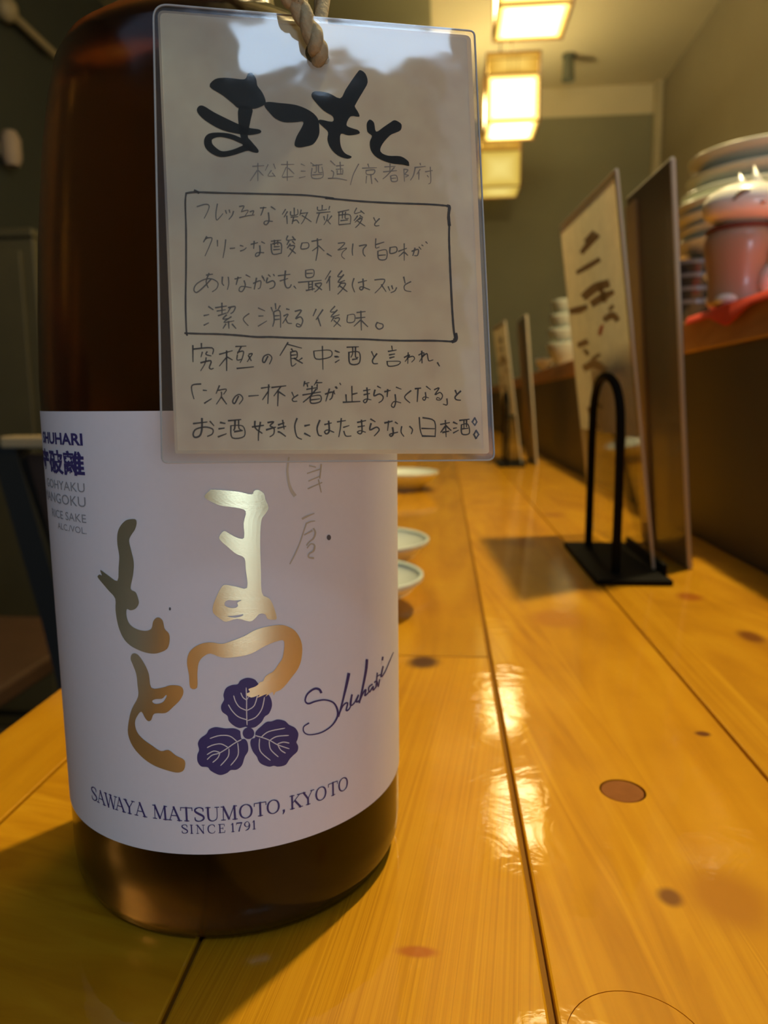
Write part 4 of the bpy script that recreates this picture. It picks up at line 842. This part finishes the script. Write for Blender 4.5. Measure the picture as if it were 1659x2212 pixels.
# far bowls at the end of the ledge
m_fb = pbr('pale green bowl', (.60, .64, .50), .3)
for i, nm in enumerate(('bottom pale bowl of the far stack on the ledge', 'second pale bowl of the far stack on the ledge', 'third pale bowl of the far stack on the ledge', 'top pale bowl of the far stack on the ledge')):
    plate(at_y(1228, 720, 1.42)[0], 1.42, LT+i*.026, .040-.003*i, .042, nm, 'far stack of pale bowls', m_fb, 'bowl', 'rice_bowl')
plate(at_y(1176, 790, 1.53)[0], 1.53, LT, .018, .020, 'tiny bright white bowl at the far end of the ledge', None, pbr('bright white glaze', (.85, .86, .80), .15), 'bowl', 'sauce_bowl')
# ------------------------------------------------------------------ left side of the room
m_cab = pbr('dark olive cupboard wood', (.055, .046, .02), .6, noise=.2, nscale=10)
m_chair = pbr('brown chair wood', (.06, .03, .015), .5, noise=.25, nscale=25); m_chd = pbr('black chair post', (.012, .012, .009), .5); m_rail = pbr('pale chair rail', (.34, .25, .13), .5)
Yc = 1.7; a = at_y(65, 490, Yc); bq = at_y(-260, 490, Yc)
cb = empty('cupboard', ((a[0]+LXW)/2, Yc+.2, FL), 'dark olive wooden cupboard standing at the left edge behind the bottle', 'cupboard')
link('body', box(LXW+.002, a[0]-.002, Yc+.012, Yc+.45, FL+.001, a[2]-.02, .004), m_cab, cb)
link('top', box(LXW+.002, a[0], Yc+.004, Yc+.455, a[2]-.02, a[2], .003), m_cab, cb)
link('door', box(LXW+.03, a[0]-.03, Yc, Yc+.012, FL+.05, a[2]-.05, .003), m_cab, cb)
# chair beside the counter
Yh = .82
def cp(px, py, y=Yh): return at_y(px, py, y)
ch = empty('dining_chair', (-.42, Yh+.2, FL), 'brown wooden chair with sloping dark back post, left of the bottle beside the counter', 'chair')
def slatbox(p, q, wx, wy):
    """leaning bar from p to q with a rectangular section"""
    bm = bmesh.new(); p, q = np.array(p), np.array(q)
    vs = []
    for e in (p, q):
        for sx, sy in ((-1, -1), (1, -1), (1, 1), (-1, 1)): vs.append(bm.verts.new(e+np.array([sx*wx/2, sy*wy/2, 0])))
    for i in range(4): bm.faces.new((vs[i], vs[(i+1) % 4], vs[4+(i+1) % 4], vs[4+i]))
    bm.faces.new(vs[3::-1]); bm.faces.new(vs[4:]); bmesh.ops.recalc_face_normals(bm, faces=bm.faces); return bm
top, low = cp(20, 960), cp(128, 1330)
sl = (low-top)/(top[2]-low[2])
zf = FL-low[2]
foot = low+(low-top)/(low[2]-top[2])*(FL+.002-low[2])
foot[0] = low[0]+.10
link('back_post', slatbox(low, top, .030, .03), m_chd, ch)
link('back_leg', slatbox((foot[0], Yh, FL+.001), low, .030, .03), m_chd, ch)
off = np.array([.23, 0, 0])
link('back_post', slatbox(low+off, top+off, .030, .03), m_chd, ch)
link('back_leg', slatbox((foot[0]+.23, Yh, FL+.001), low+off, .030, .03), m_chd, ch)
bm = bmesh.new()
p0, p1 = top+np.array([.012, .004, -.012]), low+np.array([.012, .004, .03])
vs = [bm.verts.new(Vector(p)+Vector((dx, dy, 0))) for p in (p0, p1) for dx, dy in ((0, 0), (.21, 0), (.21, .012), (0, .012))]
for i in range(4): bm.faces.new((vs[i], vs[(i+1) % 4], vs[4+(i+1) % 4], vs[4+i]))
bm.faces.new(vs[3::-1]); bm.faces.new(vs[4:]); bmesh.ops.recalc_face_normals(bm, faces=bm.faces); link('backrest', bm, m_chair, ch)
bm = bmesh.new(); bx(bm, top[0]-.002, top[0]+.24, Yh-.016, Yh+.016, top[2]-.004, top[2]+.010, .003); link('top_rail', bm, m_rail, ch)
zs = -.28
link('seat', box(low[0]-.02, low[0]+.27, Yh+.0, Yh+.40, zs-.03, zs, .006), m_chair, ch)
for lx in (low[0]+.0, low[0]+.25): link('front_leg', slatbox((lx, Yh+.38, FL+.001), (lx, Yh+.38, zs-.03), .03, .03), m_chd, ch)
# second chair nearer the left edge
def leanpanel(px0, py0, px1, py1, w, y): return slatbox(at_y(px1, py1, y), at_y(px0, py0, y), w, .02)
ch2 = copy_tree(ch, (-.42, .04, 0)); ch2['label'] = 'second dark brown chair, at the left edge of the photo'
ch2['group'] = ch['group'] = 'wooden chairs along the counter'
# rod with a knob and a pale wall ornament on the left wall
def at_x(px, py, x): d = ray(px, py); return CAM+d*(x/d[0])
m_rod = pbr('pale worn wood', (.26, .21, .12), .6)
rd = empty('wall_rod', tuple(at_x(12, 18, LXW+.03)), 'thin sloping wooden rod with round knob, on the dark wall at upper left', 'rod')
q0, q1 = at_x(14, 20, LXW+.04), at_x(118, 118, LXW+.04)
bm = bmesh.new(); tube(bm, [q0, q1], .014, 12); link('bar', bm, m_rod, rd, True)
bm = bmesh.new(); ell(bm, tuple(q0), (.035, .04, .04), seg=20, rings=12); link('knob', bm, m_rod, rd, True)
wo = at_x(12, 322, LXW+.03)
orn = empty('wall_lamp', tuple(wo), 'small pale unlit wall lamp at the left edge, below the rod', 'lamp')
bm = bmesh.new(); lathe(bm, [(0, wo[2]-.055), (.022, wo[2]-.055), (.032, wo[2]-.03), (.032, wo[2]+.03), (.02, wo[2]+.055), (0, wo[2]+.055)], 24, wo[0]+.02, wo[1]); link('shade', bm, pbr('pale shade', (.30, .23, .17), .7), orn, True)
link('bracket', box(LXW+.001, wo[0]+.005, wo[1]-.015, wo[1]+.015, wo[2]-.02, wo[2]+.02, .002), m_rod, orn)
